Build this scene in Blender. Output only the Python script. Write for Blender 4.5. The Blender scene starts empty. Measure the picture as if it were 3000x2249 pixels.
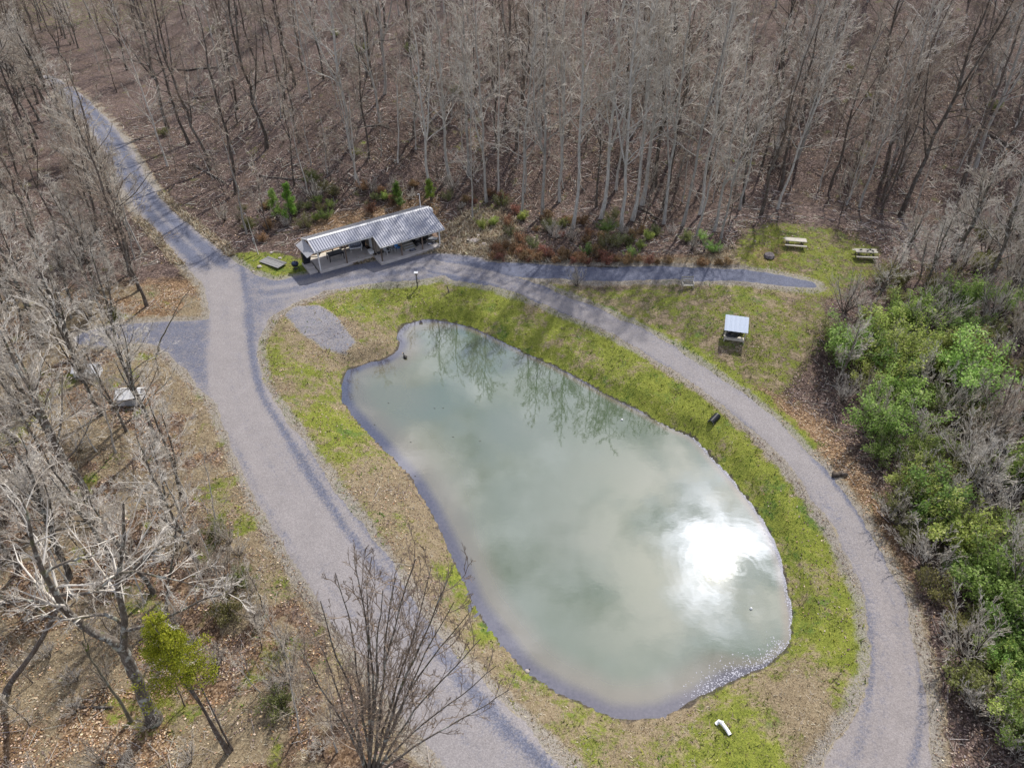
import bpy, math, random
import numpy as np
from mathutils import Vector, Matrix, Euler

# ------------------------------------------------------------------ camera, world, sun, exposure
SC = bpy.context.scene
COL = SC.collection
CAM_H, PITCH, FPX = 39.0, 39.0, 2080.0          # metres above the pond, degrees down, focal length in photo pixels (3000 wide)
TH = math.radians(PITCH)
cam_d = bpy.data.cameras.new('camera')
cam_d.sensor_width = 36.0
cam_d.lens = 36.0 * FPX / 3000.0
cam_d.clip_start = 0.5
cam_d.clip_end = 6000.0
cam = bpy.data.objects.new('camera', cam_d)
COL.objects.link(cam)
cam.location = (0, 0, CAM_H)
cam.rotation_euler = (math.radians(90.0 - PITCH), 0, 0)
SC.camera = cam

SUN_EL, SUN_AZ = 50.0, 25.0                     # azimuth to the right of the view direction (+Y)
se, sa = math.radians(SUN_EL), math.radians(SUN_AZ)
SUN_DIR = Vector((math.sin(sa) * math.cos(se), math.cos(sa) * math.cos(se), math.sin(se)))

world = bpy.data.worlds.new('World')
SC.world = world
world.use_nodes = True
wt = world.node_tree
wt.nodes.clear()
def wn(t, **kw):
    n = wt.nodes.new(t)
    for k, v in kw.items():
        setattr(n, k, v)
    return n
def wmath(op, a, b=None):
    n = wn('ShaderNodeMath', operation=op)
    for i, v in enumerate((a, b)):
        if v is None: continue
        if isinstance(v, (int, float)): n.inputs[i].default_value = v
        else: wt.links.new(v, n.inputs[i])
    return n.outputs[0]
w_out = wn('ShaderNodeOutputWorld')
w_bg = wn('ShaderNodeBackground')
w_bg.inputs['Strength'].default_value = 0.12
sky = wn('ShaderNodeTexSky', sky_type='NISHITA')
sky.sun_disc = False
sky.sun_elevation = se
sky.sun_rotation = sa
sky.altitude = 400
sky.air_density = 1.0
sky.dust_density = 1.5
tc = wn('ShaderNodeTexCoord')
sep = wn('ShaderNodeSeparateXYZ')
wt.links.new(tc.outputs['Generated'], sep.inputs[0])
zc = wmath('ADD', wmath('MAXIMUM', sep.outputs[2], 0.0), 0.12)
comb = wn('ShaderNodeCombineXYZ')
wt.links.new(wmath('DIVIDE', sep.outputs[0], zc), comb.inputs[0])
wt.links.new(wmath('DIVIDE', sep.outputs[1], zc), comb.inputs[1])
cn = wn('ShaderNodeTexNoise')
cn.inputs['Scale'].default_value = 4.6
cn.inputs['Detail'].default_value = 7.0
cn.inputs['Roughness'].default_value = 0.55
cn.inputs['Distortion'].default_value = 0.25
wt.links.new(comb.outputs[0], cn.inputs['Vector'])
cr = wn('ShaderNodeMapRange')
cr.inputs['From Min'].default_value = 0.43
cr.inputs['From Max'].default_value = 0.58
wt.links.new(cn.outputs['Fac'], cr.inputs['Value'])
# clouds scatter sunlight forward: brighter near the sun
dotn = wn('ShaderNodeVectorMath', operation='DOT_PRODUCT')
wt.links.new(tc.outputs['Generated'], dotn.inputs[0])
dotn.inputs[1].default_value = SUN_DIR
dp = wmath('MAXIMUM', dotn.outputs['Value'], 0.0)
halo = wmath('ADD', wmath('MULTIPLY', wmath('POWER', dp, 420.0), 34.0), wmath('MULTIPLY', wmath('POWER', dp, 9.0), 1.2))
cn2 = wn('ShaderNodeTexNoise')                    # grey cloud bases and bright tops
cn2.inputs['Scale'].default_value = 3.3
cn2.inputs['Detail'].default_value = 6.0
cn2.inputs['Roughness'].default_value = 0.6
wt.links.new(comb.outputs[0], cn2.inputs['Vector'])
cr2 = wn('ShaderNodeMapRange')
cr2.inputs['From Min'].default_value = 0.36
cr2.inputs['From Max'].default_value = 0.64
cr2.inputs['To Min'].default_value = 0.28
cr2.inputs['To Max'].default_value = 1.42
wt.links.new(cn2.outputs['Fac'], cr2.inputs['Value'])
cn3 = wn('ShaderNodeTexNoise')                    # torn cloud edges
cn3.inputs['Scale'].default_value = 9.0
cn3.inputs['Detail'].default_value = 8.0
cn3.inputs['Roughness'].default_value = 0.62
wt.links.new(comb.outputs[0], cn3.inputs['Vector'])
cr3 = wn('ShaderNodeMapRange')
cr3.inputs['From Min'].default_value = 0.43
cr3.inputs['From Max'].default_value = 0.60
cr3.inputs['To Min'].default_value = 0.04
cr3.inputs['To Max'].default_value = 1.2
wt.links.new(cn3.outputs['Fac'], cr3.inputs['Value'])
cloud_v = wmath('ADD', wmath('MULTIPLY', 8.2, cr2.outputs[0]), wmath('MULTIPLY', halo, cr3.outputs[0]))
cc = wn('ShaderNodeCombineXYZ')
wt.links.new(cloud_v, cc.inputs[0]); wt.links.new(cloud_v, cc.inputs[1]); wt.links.new(wmath('MULTIPLY', cloud_v, 1.12), cc.inputs[2])
wmix = wn('ShaderNodeMix', data_type='RGBA')
wt.links.new(cr.outputs[0], wmix.inputs['Factor'])
wt.links.new(sky.outputs[0], wmix.inputs['A'])
wt.links.new(cc.outputs[0], wmix.inputs['B'])
wt.links.new(wmix.outputs['Result'], w_bg.inputs['Color'])
wt.links.new(w_bg.outputs[0], w_out.inputs['Surface'])

sun_l = bpy.data.lights.new('sun', 'SUN')
sun_l.energy = 4.4
sun_l.angle = math.radians(1.0)
sun_l.color = (1.0, 0.95, 0.88)
sun = bpy.data.objects.new('sun', sun_l)
COL.objects.link(sun)
sun.rotation_euler = SUN_DIR.to_track_quat('Z', 'Y').to_euler()

SC.view_settings.view_transform = 'Standard'
SC.view_settings.look = 'None'
SC.view_settings.exposure = 0.42
SC.view_settings.gamma = 1.0
SC.view_settings.use_curve_mapping = False
SC.render.engine = 'CYCLES'
SC.cycles.max_bounces = 4
SC.cycles.diffuse_bounces = 2
SC.cycles.glossy_bounces = 2
SC.cycles.transparent_max_bounces = 4
SC.cycles.sample_clamp_indirect = 6.0
SC.cycles.use_denoising = True
try:
    SC.cycles.denoiser = 'OPENIMAGEDENOISE'
    SC.cycles.denoising_input_passes = 'RGB_ALBEDO_NORMAL'
    SC.cycles.denoising_prefilter = 'ACCURATE'
except Exception:
    pass
SC.render.filter_size = 1.1

# ------------------------------------------------------------------ pixel helpers (a pixel gives a direction; the ground gives the distance)
RNG = np.random.default_rng(7)
random.seed(7)
CT, ST = math.cos(TH), math.sin(TH)
def ray(px, py):
    u, v = px - 1500.0, py - 1124.5
    d = np.array([u, FPX * CT - v * ST, -(FPX * ST + v * CT)])
    return d / np.linalg.norm(d)
def at(px, py, z):
    d = ray(px, py)
    return np.array([0, 0, CAM_H]) + d * ((z - CAM_H) / d[2])
def project(x, y, z):
    zz = z - CAM_H
    fw = y * CT - zz * ST
    fw = np.where(np.abs(fw) < 1e-3, 1e-3, fw)
    dn = -(y * ST + zz * CT)
    return 1500 + FPX * x / fw, 1124.5 + FPX * dn / fw, fw
S = 3000.0 / 2212.0                              # outlines below were read off a 2212 px wide view
def sc(pts): return [(a * S, b * S) for a, b in pts]
def to_world(pts, z): return np.array([at(a, b, z)[:2] for a, b in pts])
def smooth(a, b, x):
    t = np.clip((x - a) / (b - a), 0, 1)
    return t * t * (3 - 2 * t)

def poly_sdf(X, Y, poly):
    """signed distance to a closed polygon, negative outside, positive inside"""
    p = np.asarray(poly, float); n = len(p)
    d2 = np.full(X.shape, 1e18); inside = np.zeros(X.shape, bool)
    for i in range(n):
        ax, ay = p[i]; bx, by = p[(i + 1) % n]
        ex, ey = bx - ax, by - ay
        L = ex * ex + ey * ey + 1e-12
        t = np.clip(((X - ax) * ex + (Y - ay) * ey) / L, 0, 1)
        d2 = np.minimum(d2, (X - ax - t * ex) ** 2 + (Y - ay - t * ey) ** 2)
        cond = ((ay > Y) != (by > Y)) & (X < (bx - ax) * (Y - ay) / (by - ay + 1e-12) + ax)
        inside ^= cond
    d = np.sqrt(d2)
    return np.where(inside, d, -d)
def chain_sdf(X, Y, pts, hw):
    """distance inside a strip along a centre line with a half-width per point; also the offset across"""
    best = np.full(X.shape, -1e9); across = np.zeros(X.shape)
    for i in range(len(pts) - 1):
        ax, ay = pts[i]; bx, by = pts[i + 1]
        ex, ey = bx - ax, by - ay
        L = ex * ex + ey * ey + 1e-12
        t = np.clip(((X - ax) * ex + (Y - ay) * ey) / L, 0, 1)
        dx, dy = X - ax - t * ex, Y - ay - t * ey
        d = (hw[i] * (1 - t) + hw[i + 1] * t) - np.sqrt(dx * dx + dy * dy)
        m = d > best
        best = np.where(m, d, best)
        across = np.where(m, (ex * dy - ey * dx) / math.sqrt(L), across)
    return best, across
def catmull(pts, k=4, closed=False):
    p = np.asarray(pts, float); n = len(p); out = []
    for i in range(n if closed else n - 1):
        if closed: a, b, c, d = p[(i - 1) % n], p[i], p[(i + 1) % n], p[(i + 2) % n]
        else: a, b, c, d = p[max(i - 1, 0)], p[i], p[i + 1], p[min(i + 2, n - 1)]
        for j in range(k):
            t = j / k
            out.append(0.5 * ((2 * b) + (c - a) * t + (2 * a - 5 * b + 4 * c - d) * t * t + (3 * b - a - 3 * c + d) * t ** 3))
    if not closed: out.append(p[-1])
    return np.array(out)
# cheap value noise (several octaves) for ground shape and edges
_perm = RNG.random((256, 256))
def vnoise(x, y, s=1.0, octv=3):
    tot = np.zeros(np.shape(x)); amp = 1.0; norm = 0
    for o in range(octv):
        fx, fy = x / s * 2 ** o + 17.3 * o, y / s * 2 ** o + 9.1 * o
        ix, iy = np.floor(fx).astype(int), np.floor(fy).astype(int)
        tx, ty = fx - ix, fy - iy
        tx, ty = tx * tx * (3 - 2 * tx), ty * ty * (3 - 2 * ty)
        g = lambda a, b: _perm[a & 255, b & 255]
        v = (g(ix, iy) * (1 - tx) + g(ix + 1, iy) * tx) * (1 - ty) + (g(ix, iy + 1) * (1 - tx) + g(ix + 1, iy + 1) * tx) * ty
        tot = tot + amp * v; norm += amp; amp *= 0.5
    return tot / norm

# ------------------------------------------------------------------ the lie of the land
POND_PX = sc([(920,688),(965,692),(1020,706),(1075,730),(1130,757),(1200,788),(1270,826),(1330,858),(1400,893),(1450,920),(1500,943),(1540,985),(1590,1040),(1625,1085),(1655,1130),(1680,1180),(1697,1230),(1708,1290),(1716,1345),(1716,1385),(1700,1410),(1660,1440),(1610,1460),(1570,1480),(1520,1510),(1470,1535),(1410,1552),(1350,1555),(1300,1545),(1250,1520),(1190,1490),(1140,1455),(1090,1400),(1045,1345),(1010,1280),(985,1225),(950,1150),(920,1090),(880,1030),(840,985),(790,930),(745,880),(735,845),(745,800),(770,790),(800,780),(825,775),(850,760),(860,740),(852,725),(870,700),(895,692)])
POND = catmull(to_world(POND_PX, 0.05), 3, True)

RZ = 1.5
def rd(pts, z=RZ): return catmull(to_world(sc(pts), z), 4)
ROADS = {
 'main': (rd([(1150,1720),(1085,1650),(950,1500),(820,1330),(715,1180),(635,1060),(568,940),(520,850),(503,740),(500,660),(495,605)]), [2.5,2.5,2.4,2.45,2.65,2.65,2.4,2.15,2.1,2.2,2.4]),
 'upper_left': (rd([(495,605),(432,545),(372,490),(322,440),(285,385),(255,330),(215,275),(165,225),(110,180)], 1.9), [2.4,2.2,1.9,1.8,1.8,1.8,1.8,1.7,1.0]),
 'front': (rd([(495,605),(560,625),(620,622),(700,606),(780,592),(860,583),(940,573),(1010,575)], 1.7), [2.4,2.1,2.1,2.2,2.4,2.6,2.6,2.2]),
 'ring': (rd([(950,580),(1060,602),(1150,632),(1260,677),(1350,717),(1440,765),(1520,815),(1600,870),(1670,930),(1735,1000),(1790,1070),(1838,1140),(1880,1220),(1915,1300),(1933,1390),(1940,1470),(1930,1560),(1905,1660),(1880,1740)]), [1.9,1.6,1.35,1.3,1.3,1.3,1.3,1.3,1.3,1.3,1.3,1.3,1.3,1.35,1.4,1.55,1.9,2.4,2.8]),
 'track': (rd([(990,570),(1060,570),(1150,574),(1260,585),(1360,592),(1460,600),(1560,607),(1650,617),(1745,632)], 2.4), [2.2,1.9,1.7,1.6,1.6,1.6,1.5,1.4,0.9]),
 'spur': (rd([(490,735),(400,725),(330,722),(250,728),(190,735)]), [2.6,2.4,2.0,1.7,1.3]),
}
def fit_hw(key, k=4):
    pts, hw = ROADS[key]
    n = len(pts)
    return np.interp(np.linspace(0, len(hw) - 1, n), np.arange(len(hw)), hw)
ROADS = {k: (v[0], fit_hw(k)) for k, v in ROADS.items()}
APRONS = [to_world(sc(p), RZ) for p in (
    [(445,615),(500,585),(600,610),(700,600),(700,640),(640,660),(590,690),(560,740),(553,790),(560,860),(480,850)],
    [(455,690),(340,703),(250,722),(255,742),(330,748),(395,800),(440,850),(480,890),(500,800)])]
PULLOFF = to_world(sc([(612,690),(640,668),(690,668),(735,697),(768,735),(745,757),(700,752),(655,728)]), 1.3)

HILL = np.array([(-140,260),(-98,190),(-66,135),(-38,90),(-25,75),(-12,75.5),(4,79),(20,80),(34,84),(52,78),(70,62),(110,50),(300,40),(400,400),(0,520),(-140,420)], float)
BANK = np.array([(46,72),(37,56),(35,46),(33,37),(30,28),(27.5,20),(28,8),(34,-12),(160,-30),(200,60),(90,70)], float)
def macro(x, y):
    dh = np.maximum(poly_sdf(x, y, HILL), 0)
    db = np.maximum(poly_sdf(x, y, BANK), 0)
    z = 1.6 + 60 * (1 - np.exp(-0.30 * dh / 60)) * smooth(0, 14, dh + 4)
    z = z + 18 * (1 - np.exp(-0.26 * db / 18))
    dl = np.maximum(-x - 26 - 0.25 * np.maximum(y - 40, 0), 0)
    z = z + 0.035 * dl * smooth(20, 80, y)
    z = z + 0.010 * np.maximum(y - 90, 0) * smooth(-20, -60, x)
    return z + 14 * smooth(350, 1600, np.hypot(x, y)) * vnoise(x + 900, y + 900, 420, 2)
CTRL_PX = sc([(500,700),(500,600),(600,620),(720,600),(860,580),(980,575)])
CTRL = [(p, 1.65) for p in CTRL_PX]
CTRL += [(p, 2.1) for p in sc([(1060,570),(1150,575)])] + [(p, 2.6) for p in sc([(1260,585),(1360,592)])] + [(p, 3.2) for p in sc([(1460,600),(1560,607),(1650,615),(1740,630),(1480,635),(1600,640)])]
CTRL += [(p, 3.5) for p in sc([(1680,580),(1750,560),(1800,600),(1850,570),(1640,520),(1720,505),(1800,510),(1880,540)])]
CTRL += [(p, 1.3) for p in sc([(1060,602),(1150,632),(1260,677),(1350,717),(1440,765),(1520,815),(1600,870),(1670,930),(1735,1000),(1790,1070),(1838,1140),(1880,1220),(1915,1300),(1933,1390),(1940,1470),(1930,1560),(1905,1650)])]
CTRL += [(p, 1.35) for p in sc([(1085,1650),(950,1500),(820,1330),(715,1180),(635,1060),(568,940),(520,850)])]
CTRL += [(p, 0.9) for p in sc([(400,1500),(250,1350),(150,1200),(250,1620),(80,1500)])]
_A = at(940, 794, 2.0); _y = math.radians(33.5)
CABW = [(_A[0] + u * math.cos(_y) - n * math.sin(_y), _A[1] + u * math.sin(_y) + n * math.cos(_y)) for u in (-2, 1, 4, 7, 10, 13, 15) for n in (-3, 0, 3, 5)]
CX = np.array([at(p[0], p[1], z)[:2] for p, z in CTRL] + CABW); CZ = np.array([z for _, z in CTRL] + [1.72] * len(CABW))
CRES = CZ - macro(CX[:, 0], CX[:, 1])
def height(x, y):
    x = np.asarray(x, float); y = np.asarray(y, float)
    z = macro(x, y)
    num = np.zeros(x.shape); den = np.full(x.shape, 0.25)
    for (cx, cy), r in zip(CX, CRES):
        w = np.exp(-((x - cx) ** 2 + (y - cy) ** 2) / (2 * 4.2 ** 2))
        num += w * r; den += w
    z = z + num / den
    dp = poly_sdf(x, y, POND) + (vnoise(x + 5, y + 60, 1.5, 3) - 0.5) * 0.55   # + inside, a ragged shore
    near = -dp
    shore = 0.07 + 0.66 * smooth(0.0, 1.4, near) + 0.20 * np.maximum(near - 0.8, 0)
    z = np.where(dp < 0, np.minimum(z, shore + 0.0 * z), z)
    z = np.where(dp >= 0, 0.07 - 0.70 * smooth(0, 0.9, dp) - 0.5 * smooth(1, 5, dp), z)
    return z
# one grid sheet: fine where the camera looks, coarse out to the horizon
def axis(a, b, step, far, g=1.16):
    core = np.arange(a, b + 1e-6, step); out = [core]
    up, s, v = [], step, core[-1]
    while v < far: s *= g; v += s; up.append(v)
    dn, s, v = [], step, core[0]
    while v > -far: s *= g; v -= s; dn.append(v)
    return np.concatenate([np.array(dn[::-1]), core, np.array(up)])
GX = axis(-52, 52, 0.36, 1800); GY = axis(9, 100, 0.36, 2400)
GXX, GYY = np.meshgrid(GX, GY)
GZ = height(GXX, GYY)
# roads: one mask for all the gravel
def road_sdf(x, y):
    best = np.full(x.shape, -1e9)
    for k, (pts, hw) in ROADS.items():
        best = np.maximum(best, chain_sdf(x, y, pts, hw)[0])
    for a in APRONS: best = np.maximum(best, poly_sdf(x, y, a))
    return best
GROAD = road_sdf(GXX, GYY)
GPOND = poly_sdf(GXX, GYY, POND)
offroad = smooth(0.2, -0.9, GROAD) * (GPOND < -0.2)
HUMP = (vnoise(GXX, GYY, 1.3, 3) - 0.5) * 0.22 + (vnoise(GXX + 50, GYY, 6.0, 2) - 0.5) * 0.4
GZ = GZ + HUMP * offroad
def gz(x, y):
    """height of the finished ground sheet"""
    i = int(np.clip(np.searchsorted(GX, x) - 1, 0, len(GX) - 2)); j = int(np.clip(np.searchsorted(GY, y) - 1, 0, len(GY) - 2))
    tx = (x - GX[i]) / (GX[i + 1] - GX[i]); ty = (y - GY[j]) / (GY[j + 1] - GY[j])
    return float((GZ[j, i] * (1 - tx) + GZ[j, i + 1] * tx) * (1 - ty) + (GZ[j + 1, i] * (1 - tx) + GZ[j + 1, i + 1] * tx) * ty)
def gzv(x, y):
    i = np.clip(np.searchsorted(GX, x) - 1, 0, len(GX) - 2); j = np.clip(np.searchsorted(GY, y) - 1, 0, len(GY) - 2)
    tx = (x - GX[i]) / (GX[i + 1] - GX[i]); ty = (y - GY[j]) / (GY[j + 1] - GY[j])
    return (GZ[j, i] * (1 - tx) + GZ[j, i + 1] * tx) * (1 - ty) + (GZ[j + 1, i] * (1 - tx) + GZ[j + 1, i + 1] * tx) * ty
def grid_fn(A):
    def f(x, y):
        i = np.clip(np.searchsorted(GX, x) - 1, 0, len(GX) - 2); j = np.clip(np.searchsorted(GY, y) - 1, 0, len(GY) - 2)
        tx = (x - GX[i]) / (GX[i + 1] - GX[i]); ty = (y - GY[j]) / (GY[j + 1] - GY[j])
        return (A[j, i] * (1 - tx) + A[j, i + 1] * tx) * (1 - ty) + (A[j + 1, i] * (1 - tx) + A[j + 1, i + 1] * tx) * ty
    return f
def ground(px, py):
    """where the sight line through a photo pixel meets the ground"""
    d = ray(px, py); o = np.array([0, 0, CAM_H]); t0, t = 15.0, 15.0
    while t < 900:
        p = o + d * t
        if p[2] < gz(p[0], p[1]): break
        t0 = t; t += 0.8
    for _ in range(12):
        m = 0.5 * (t0 + t); p = o + d * m
        if p[2] < gz(p[0], p[1]): t = m
        else: t0 = m
    p = o + d * t
    return Vector((p[0], p[1], gz(p[0], p[1])))

# ------------------------------------------------------------------ mesh helpers
def np_mesh(name, V, F, smooth_shade=False):
    """mesh from numpy arrays; F is (n,3) or (n,4)"""
    me = bpy.data.meshes.new(name)
    V = np.ascontiguousarray(V, np.float32); F = np.ascontiguousarray(F, np.int32)
    m, k = F.shape
    me.vertices.add(len(V)); me.vertices.foreach_set('co', V.ravel())
    me.loops.add(m * k); me.loops.foreach_set('vertex_index', F.ravel())
    me.polygons.add(m); me.polygons.foreach_set('loop_start', np.arange(0, m * k, k, dtype=np.int32))
    if smooth_shade: me.polygons.foreach_set('use_smooth', np.ones(m, bool))
    me.update(calc_edges=True)
    return me
def vcol(me, name, arr):
    a = me.color_attributes.new(name, 'FLOAT_COLOR', 'POINT')
    a.data.foreach_set('color', np.ascontiguousarray(arr, np.float32).ravel())
def link(name, data, mat=None, parent=None, loc=None):
    o = bpy.data.objects.new(name, data); COL.objects.link(o)
    if mat is not None and data is not None and not data.materials: data.materials.append(mat)
    if parent is not None: o.parent = parent
    if loc is not None: o.location = loc
    return o
def tag(o, label=None, cat=None, group=None, kind=None):
    if label: o['label'] = label
    if cat: o['category'] = cat
    if group: o['group'] = group
    if kind: o['kind'] = kind
    return o
def empty(name, label, cat, loc=(0, 0, 0), rz=0.0, group=None):
    o = link(name, None); o.location = loc; o.rotation_euler = (0, 0, rz); o.empty_display_size = 0.2
    return tag(o, label, cat, group)
def copy_thing(src, loc, rz=0.0, scale=1.0, tilt=(0, 0), label=None, group=None):
    r = src.copy(); COL.objects.link(r)
    r.location = loc; r.rotation_euler = (tilt[0], tilt[1], rz); r.scale = (scale, scale, scale) if np.isscalar(scale) else scale
    if label: r['label'] = label
    if group: r['group'] = group
    elif 'group' in r and group == '': del r['group']
    for ch in list(src.children):
        c = ch.copy(); COL.objects.link(c); c.parent = r
        for g in list(ch.children):
            d = g.copy(); COL.objects.link(d); d.parent = c
    return r

class MB:
    """collects boxes, bars, tubes and lathes; build() links them as one mesh object"""
    def __init__(s): s.v = []; s.f = []
    def add(s, v, f):
        b = len(s.v); s.v += [tuple(p) for p in v]; s.f += [tuple(i + b for i in q) for q in f]; return s
    def box(s, c, d, rot=None, taper=1.0):
        x, y, z = d[0] / 2, d[1] / 2, d[2] / 2; v = []
        for sz in (-1, 1):
            k = taper if sz > 0 else 1.0
            for sx, sy in ((-1, -1), (1, -1), (1, 1), (-1, 1)):
                p = Vector((sx * x * k, sy * y * k, sz * z))
                if rot is not None: p = Euler(rot).to_matrix() @ p
                v.append(p + Vector(c))
        return s.add(v, [(3, 2, 1, 0), (4, 5, 6, 7), (0, 1, 5, 4), (1, 2, 6, 5), (2, 3, 7, 6), (3, 0, 4, 7)])
    def bar(s, a, b, w, h=None):
        a, b = Vector(a), Vector(b); h = h or w; d = (b - a).normalized()
        up = Vector((0, 0, 1)) if abs(d.z) < 0.95 else Vector((0, 1, 0))
        x = d.cross(up).normalized() * w / 2; y = x.normalized().cross(d) * h / 2; v = []
        for p in (a, b): v += [p - x - y, p + x - y, p + x + y, p - x + y]
        return s.add(v, [(3, 2, 1, 0), (4, 5, 6, 7), (0, 1, 5, 4), (1, 2, 6, 5), (2, 3, 7, 6), (3, 0, 4, 7)])
    def tube(s, pts, r, n=8, cap=True):
        pts = [Vector(p) for p in pts]; m = len(pts); rs = r if isinstance(r, (list, tuple)) else [r] * m; v = []
        for i, p in enumerate(pts):
            d = (pts[min(i + 1, m - 1)] - pts[max(i - 1, 0)]).normalized()
            up = Vector((0, 0, 1)) if abs(d.z) < 0.9 else Vector((1, 0, 0))
            x = d.cross(up).normalized(); y = x.cross(d)
            v += [p + (x * math.cos(2 * math.pi * k / n) + y * math.sin(2 * math.pi * k / n)) * rs[i] for k in range(n)]
        f = [(i * n + k, i * n + (k + 1) % n, (i + 1) * n + (k + 1) % n, (i + 1) * n + k) for i in range(m - 1) for k in range(n)]
        if cap: f += [tuple(range(n)), tuple(range((m - 1) * n, m * n))[::-1]]
        return s.add(v, f)
    def lathe(s, prof, n=14, c=(0, 0, 0)):
        v = [(c[0] + r * math.cos(2 * math.pi * k / n), c[1] + r * math.sin(2 * math.pi * k / n), c[2] + z) for r, z in prof for k in range(n)]
        m = len(prof)
        f = [(i * n + k, i * n + (k + 1) % n, (i + 1) * n + (k + 1) % n, (i + 1) * n + k) for i in range(m - 1) for k in range(n)]
        f += [tuple(range(n))[::-1], tuple(range((m - 1) * n, m * n))]
        return s.add(v, f)
    def ring(s, c, R, r, n=20, k=6):
        pts = []
        v = []; 
        for i in range(n):
            a = 2 * math.pi * i / n
            for j in range(k):
                b = 2 * math.pi * j / k
                v.append((c[0] + (R + r * math.cos(b)) * math.cos(a), c[1] + (R + r * math.cos(b)) * math.sin(a), c[2] + r * math.sin(b)))
        f = [(i * k + j, ((i + 1) % n) * k + j, ((i + 1) % n) * k + (j + 1) % k, i * k + (j + 1) % k) for i in range(n) for j in range(k)]
        return s.add(v, f)
    def mesh(s, name, smooth_shade=False):
        me = bpy.data.meshes.new(name); me.from_pydata(s.v, [], s.f); me.update()
        if smooth_shade:
            for p in me.polygons: p.use_smooth = True
        return me
    def build(s, name, mat, parent=None, smooth_shade=False, loc=None, bevel=0.0):
        o = link(name, s.mesh(name, smooth_shade), mat, parent, loc)
        if bevel:
            m = o.modifiers.new('bevel', 'BEVEL'); m.width = bevel; m.segments = 1; m.limit_method = 'ANGLE'
        return o

# ------------------------------------------------------------------ materials (procedural)
class NT:
    def __init__(s, name):
        s.m = bpy.data.materials.new(name); s.m.use_nodes = True; s.t = s.m.node_tree; s.t.nodes.clear()
        s.out = s.n('ShaderNodeOutputMaterial'); s.b = s.n('ShaderNodeBsdfPrincipled'); s.l(s.b.outputs[0], s.out.inputs['Surface'])
        s.b.inputs['Roughness'].default_value = 0.85
        s.b.inputs['Specular IOR Level'].default_value = 0.25
        s.co = s.n('ShaderNodeTexCoord').outputs['Object']
    def n(s, t, **k):
        x = s.t.nodes.new(t)
        for a, b in k.items(): setattr(x, a, b)
        return x
    def l(s, a, b): s.t.links.new(a, b)
    def put(s, sock, v):
        if isinstance(v, bpy.types.NodeSocket): s.l(v, sock)
        elif isinstance(v, (tuple, list)) and len(v) == 3 and sock.type == 'RGBA': sock.default_value = (*v, 1)
        else: sock.default_value = v
    def noise(s, scale, detail=3, rough=0.55, vec=None, out='Fac', dist=0.0):
        x = s.n('ShaderNodeTexNoise'); x.inputs['Scale'].default_value = scale; x.inputs['Detail'].default_value = detail
        x.inputs['Roughness'].default_value = rough; x.inputs['Distortion'].default_value = dist; s.l(vec or s.co, x.inputs['Vector']); return x.outputs[out]
    def voro(s, scale, vec=None, out='Distance', rand=1.0):
        x = s.n('ShaderNodeTexVoronoi'); x.inputs['Scale'].default_value = scale; x.inputs['Randomness'].default_value = rand
        s.l(vec or s.co, x.inputs['Vector']); return x.outputs[out]
    def ramp(s, fac, stops, interp='LINEAR'):
        x = s.n('ShaderNodeValToRGB'); x.color_ramp.interpolation = interp; e = x.color_ramp.elements
        while len(e) < len(stops): e.new(0.5)
        for el, (p, c) in zip(e, stops): el.position = p; el.color = (*c, 1) if len(c) == 3 else c
        s.l(fac, x.inputs[0]); return x.outputs[0]
    def math(s, op, a, b=0.0, clamp=False):
        x = s.n('ShaderNodeMath', operation=op); x.use_clamp = clamp; s.put(x.inputs[0], a); s.put(x.inputs[1], b); return x.outputs[0]
    def mix(s, f, a, b, blend='MIX'):
        x = s.n('ShaderNodeMix', data_type='RGBA', blend_type=blend); s.put(x.inputs['Factor'], f); s.put(x.inputs['A'], a); s.put(x.inputs['B'], b); return x.outputs['Result']
    def step(s, v, a, b):
        x = s.n('ShaderNodeMapRange'); x.interpolation_type = 'SMOOTHSTEP'; s.put(x.inputs['Value'], v)
        x.inputs['From Min'].default_value = a; x.inputs['From Max'].default_value = b; return x.outputs[0]
    def attr(s, name):
        x = s.n('ShaderNodeAttribute'); x.attribute_name = name; return x
    def scaled(s, v):
        x = s.n('ShaderNodeMapping'); x.inputs['Scale'].default_value = v; s.l(s.co, x.inputs['Vector']); return x.outputs[0]
    def bump(s, h, strength=0.5, dist=0.05, normal=None):
        x = s.n('ShaderNodeBump'); x.inputs['Strength'].default_value = strength; x.inputs['Distance'].default_value = dist
        s.l(h, x.inputs['Height'])
        if normal is not None: s.l(normal, x.inputs['Normal'])
        s.l(x.outputs[0], s.b.inputs['Normal']); return x.outputs[0]
    def rnd(s): return s.n('ShaderNodeObjectInfo').outputs['Random']
    def col(s, c): s.put(s.b.inputs['Base Color'], c)
    def rough(s, v): s.put(s.b.inputs['Roughness'], v)

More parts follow.
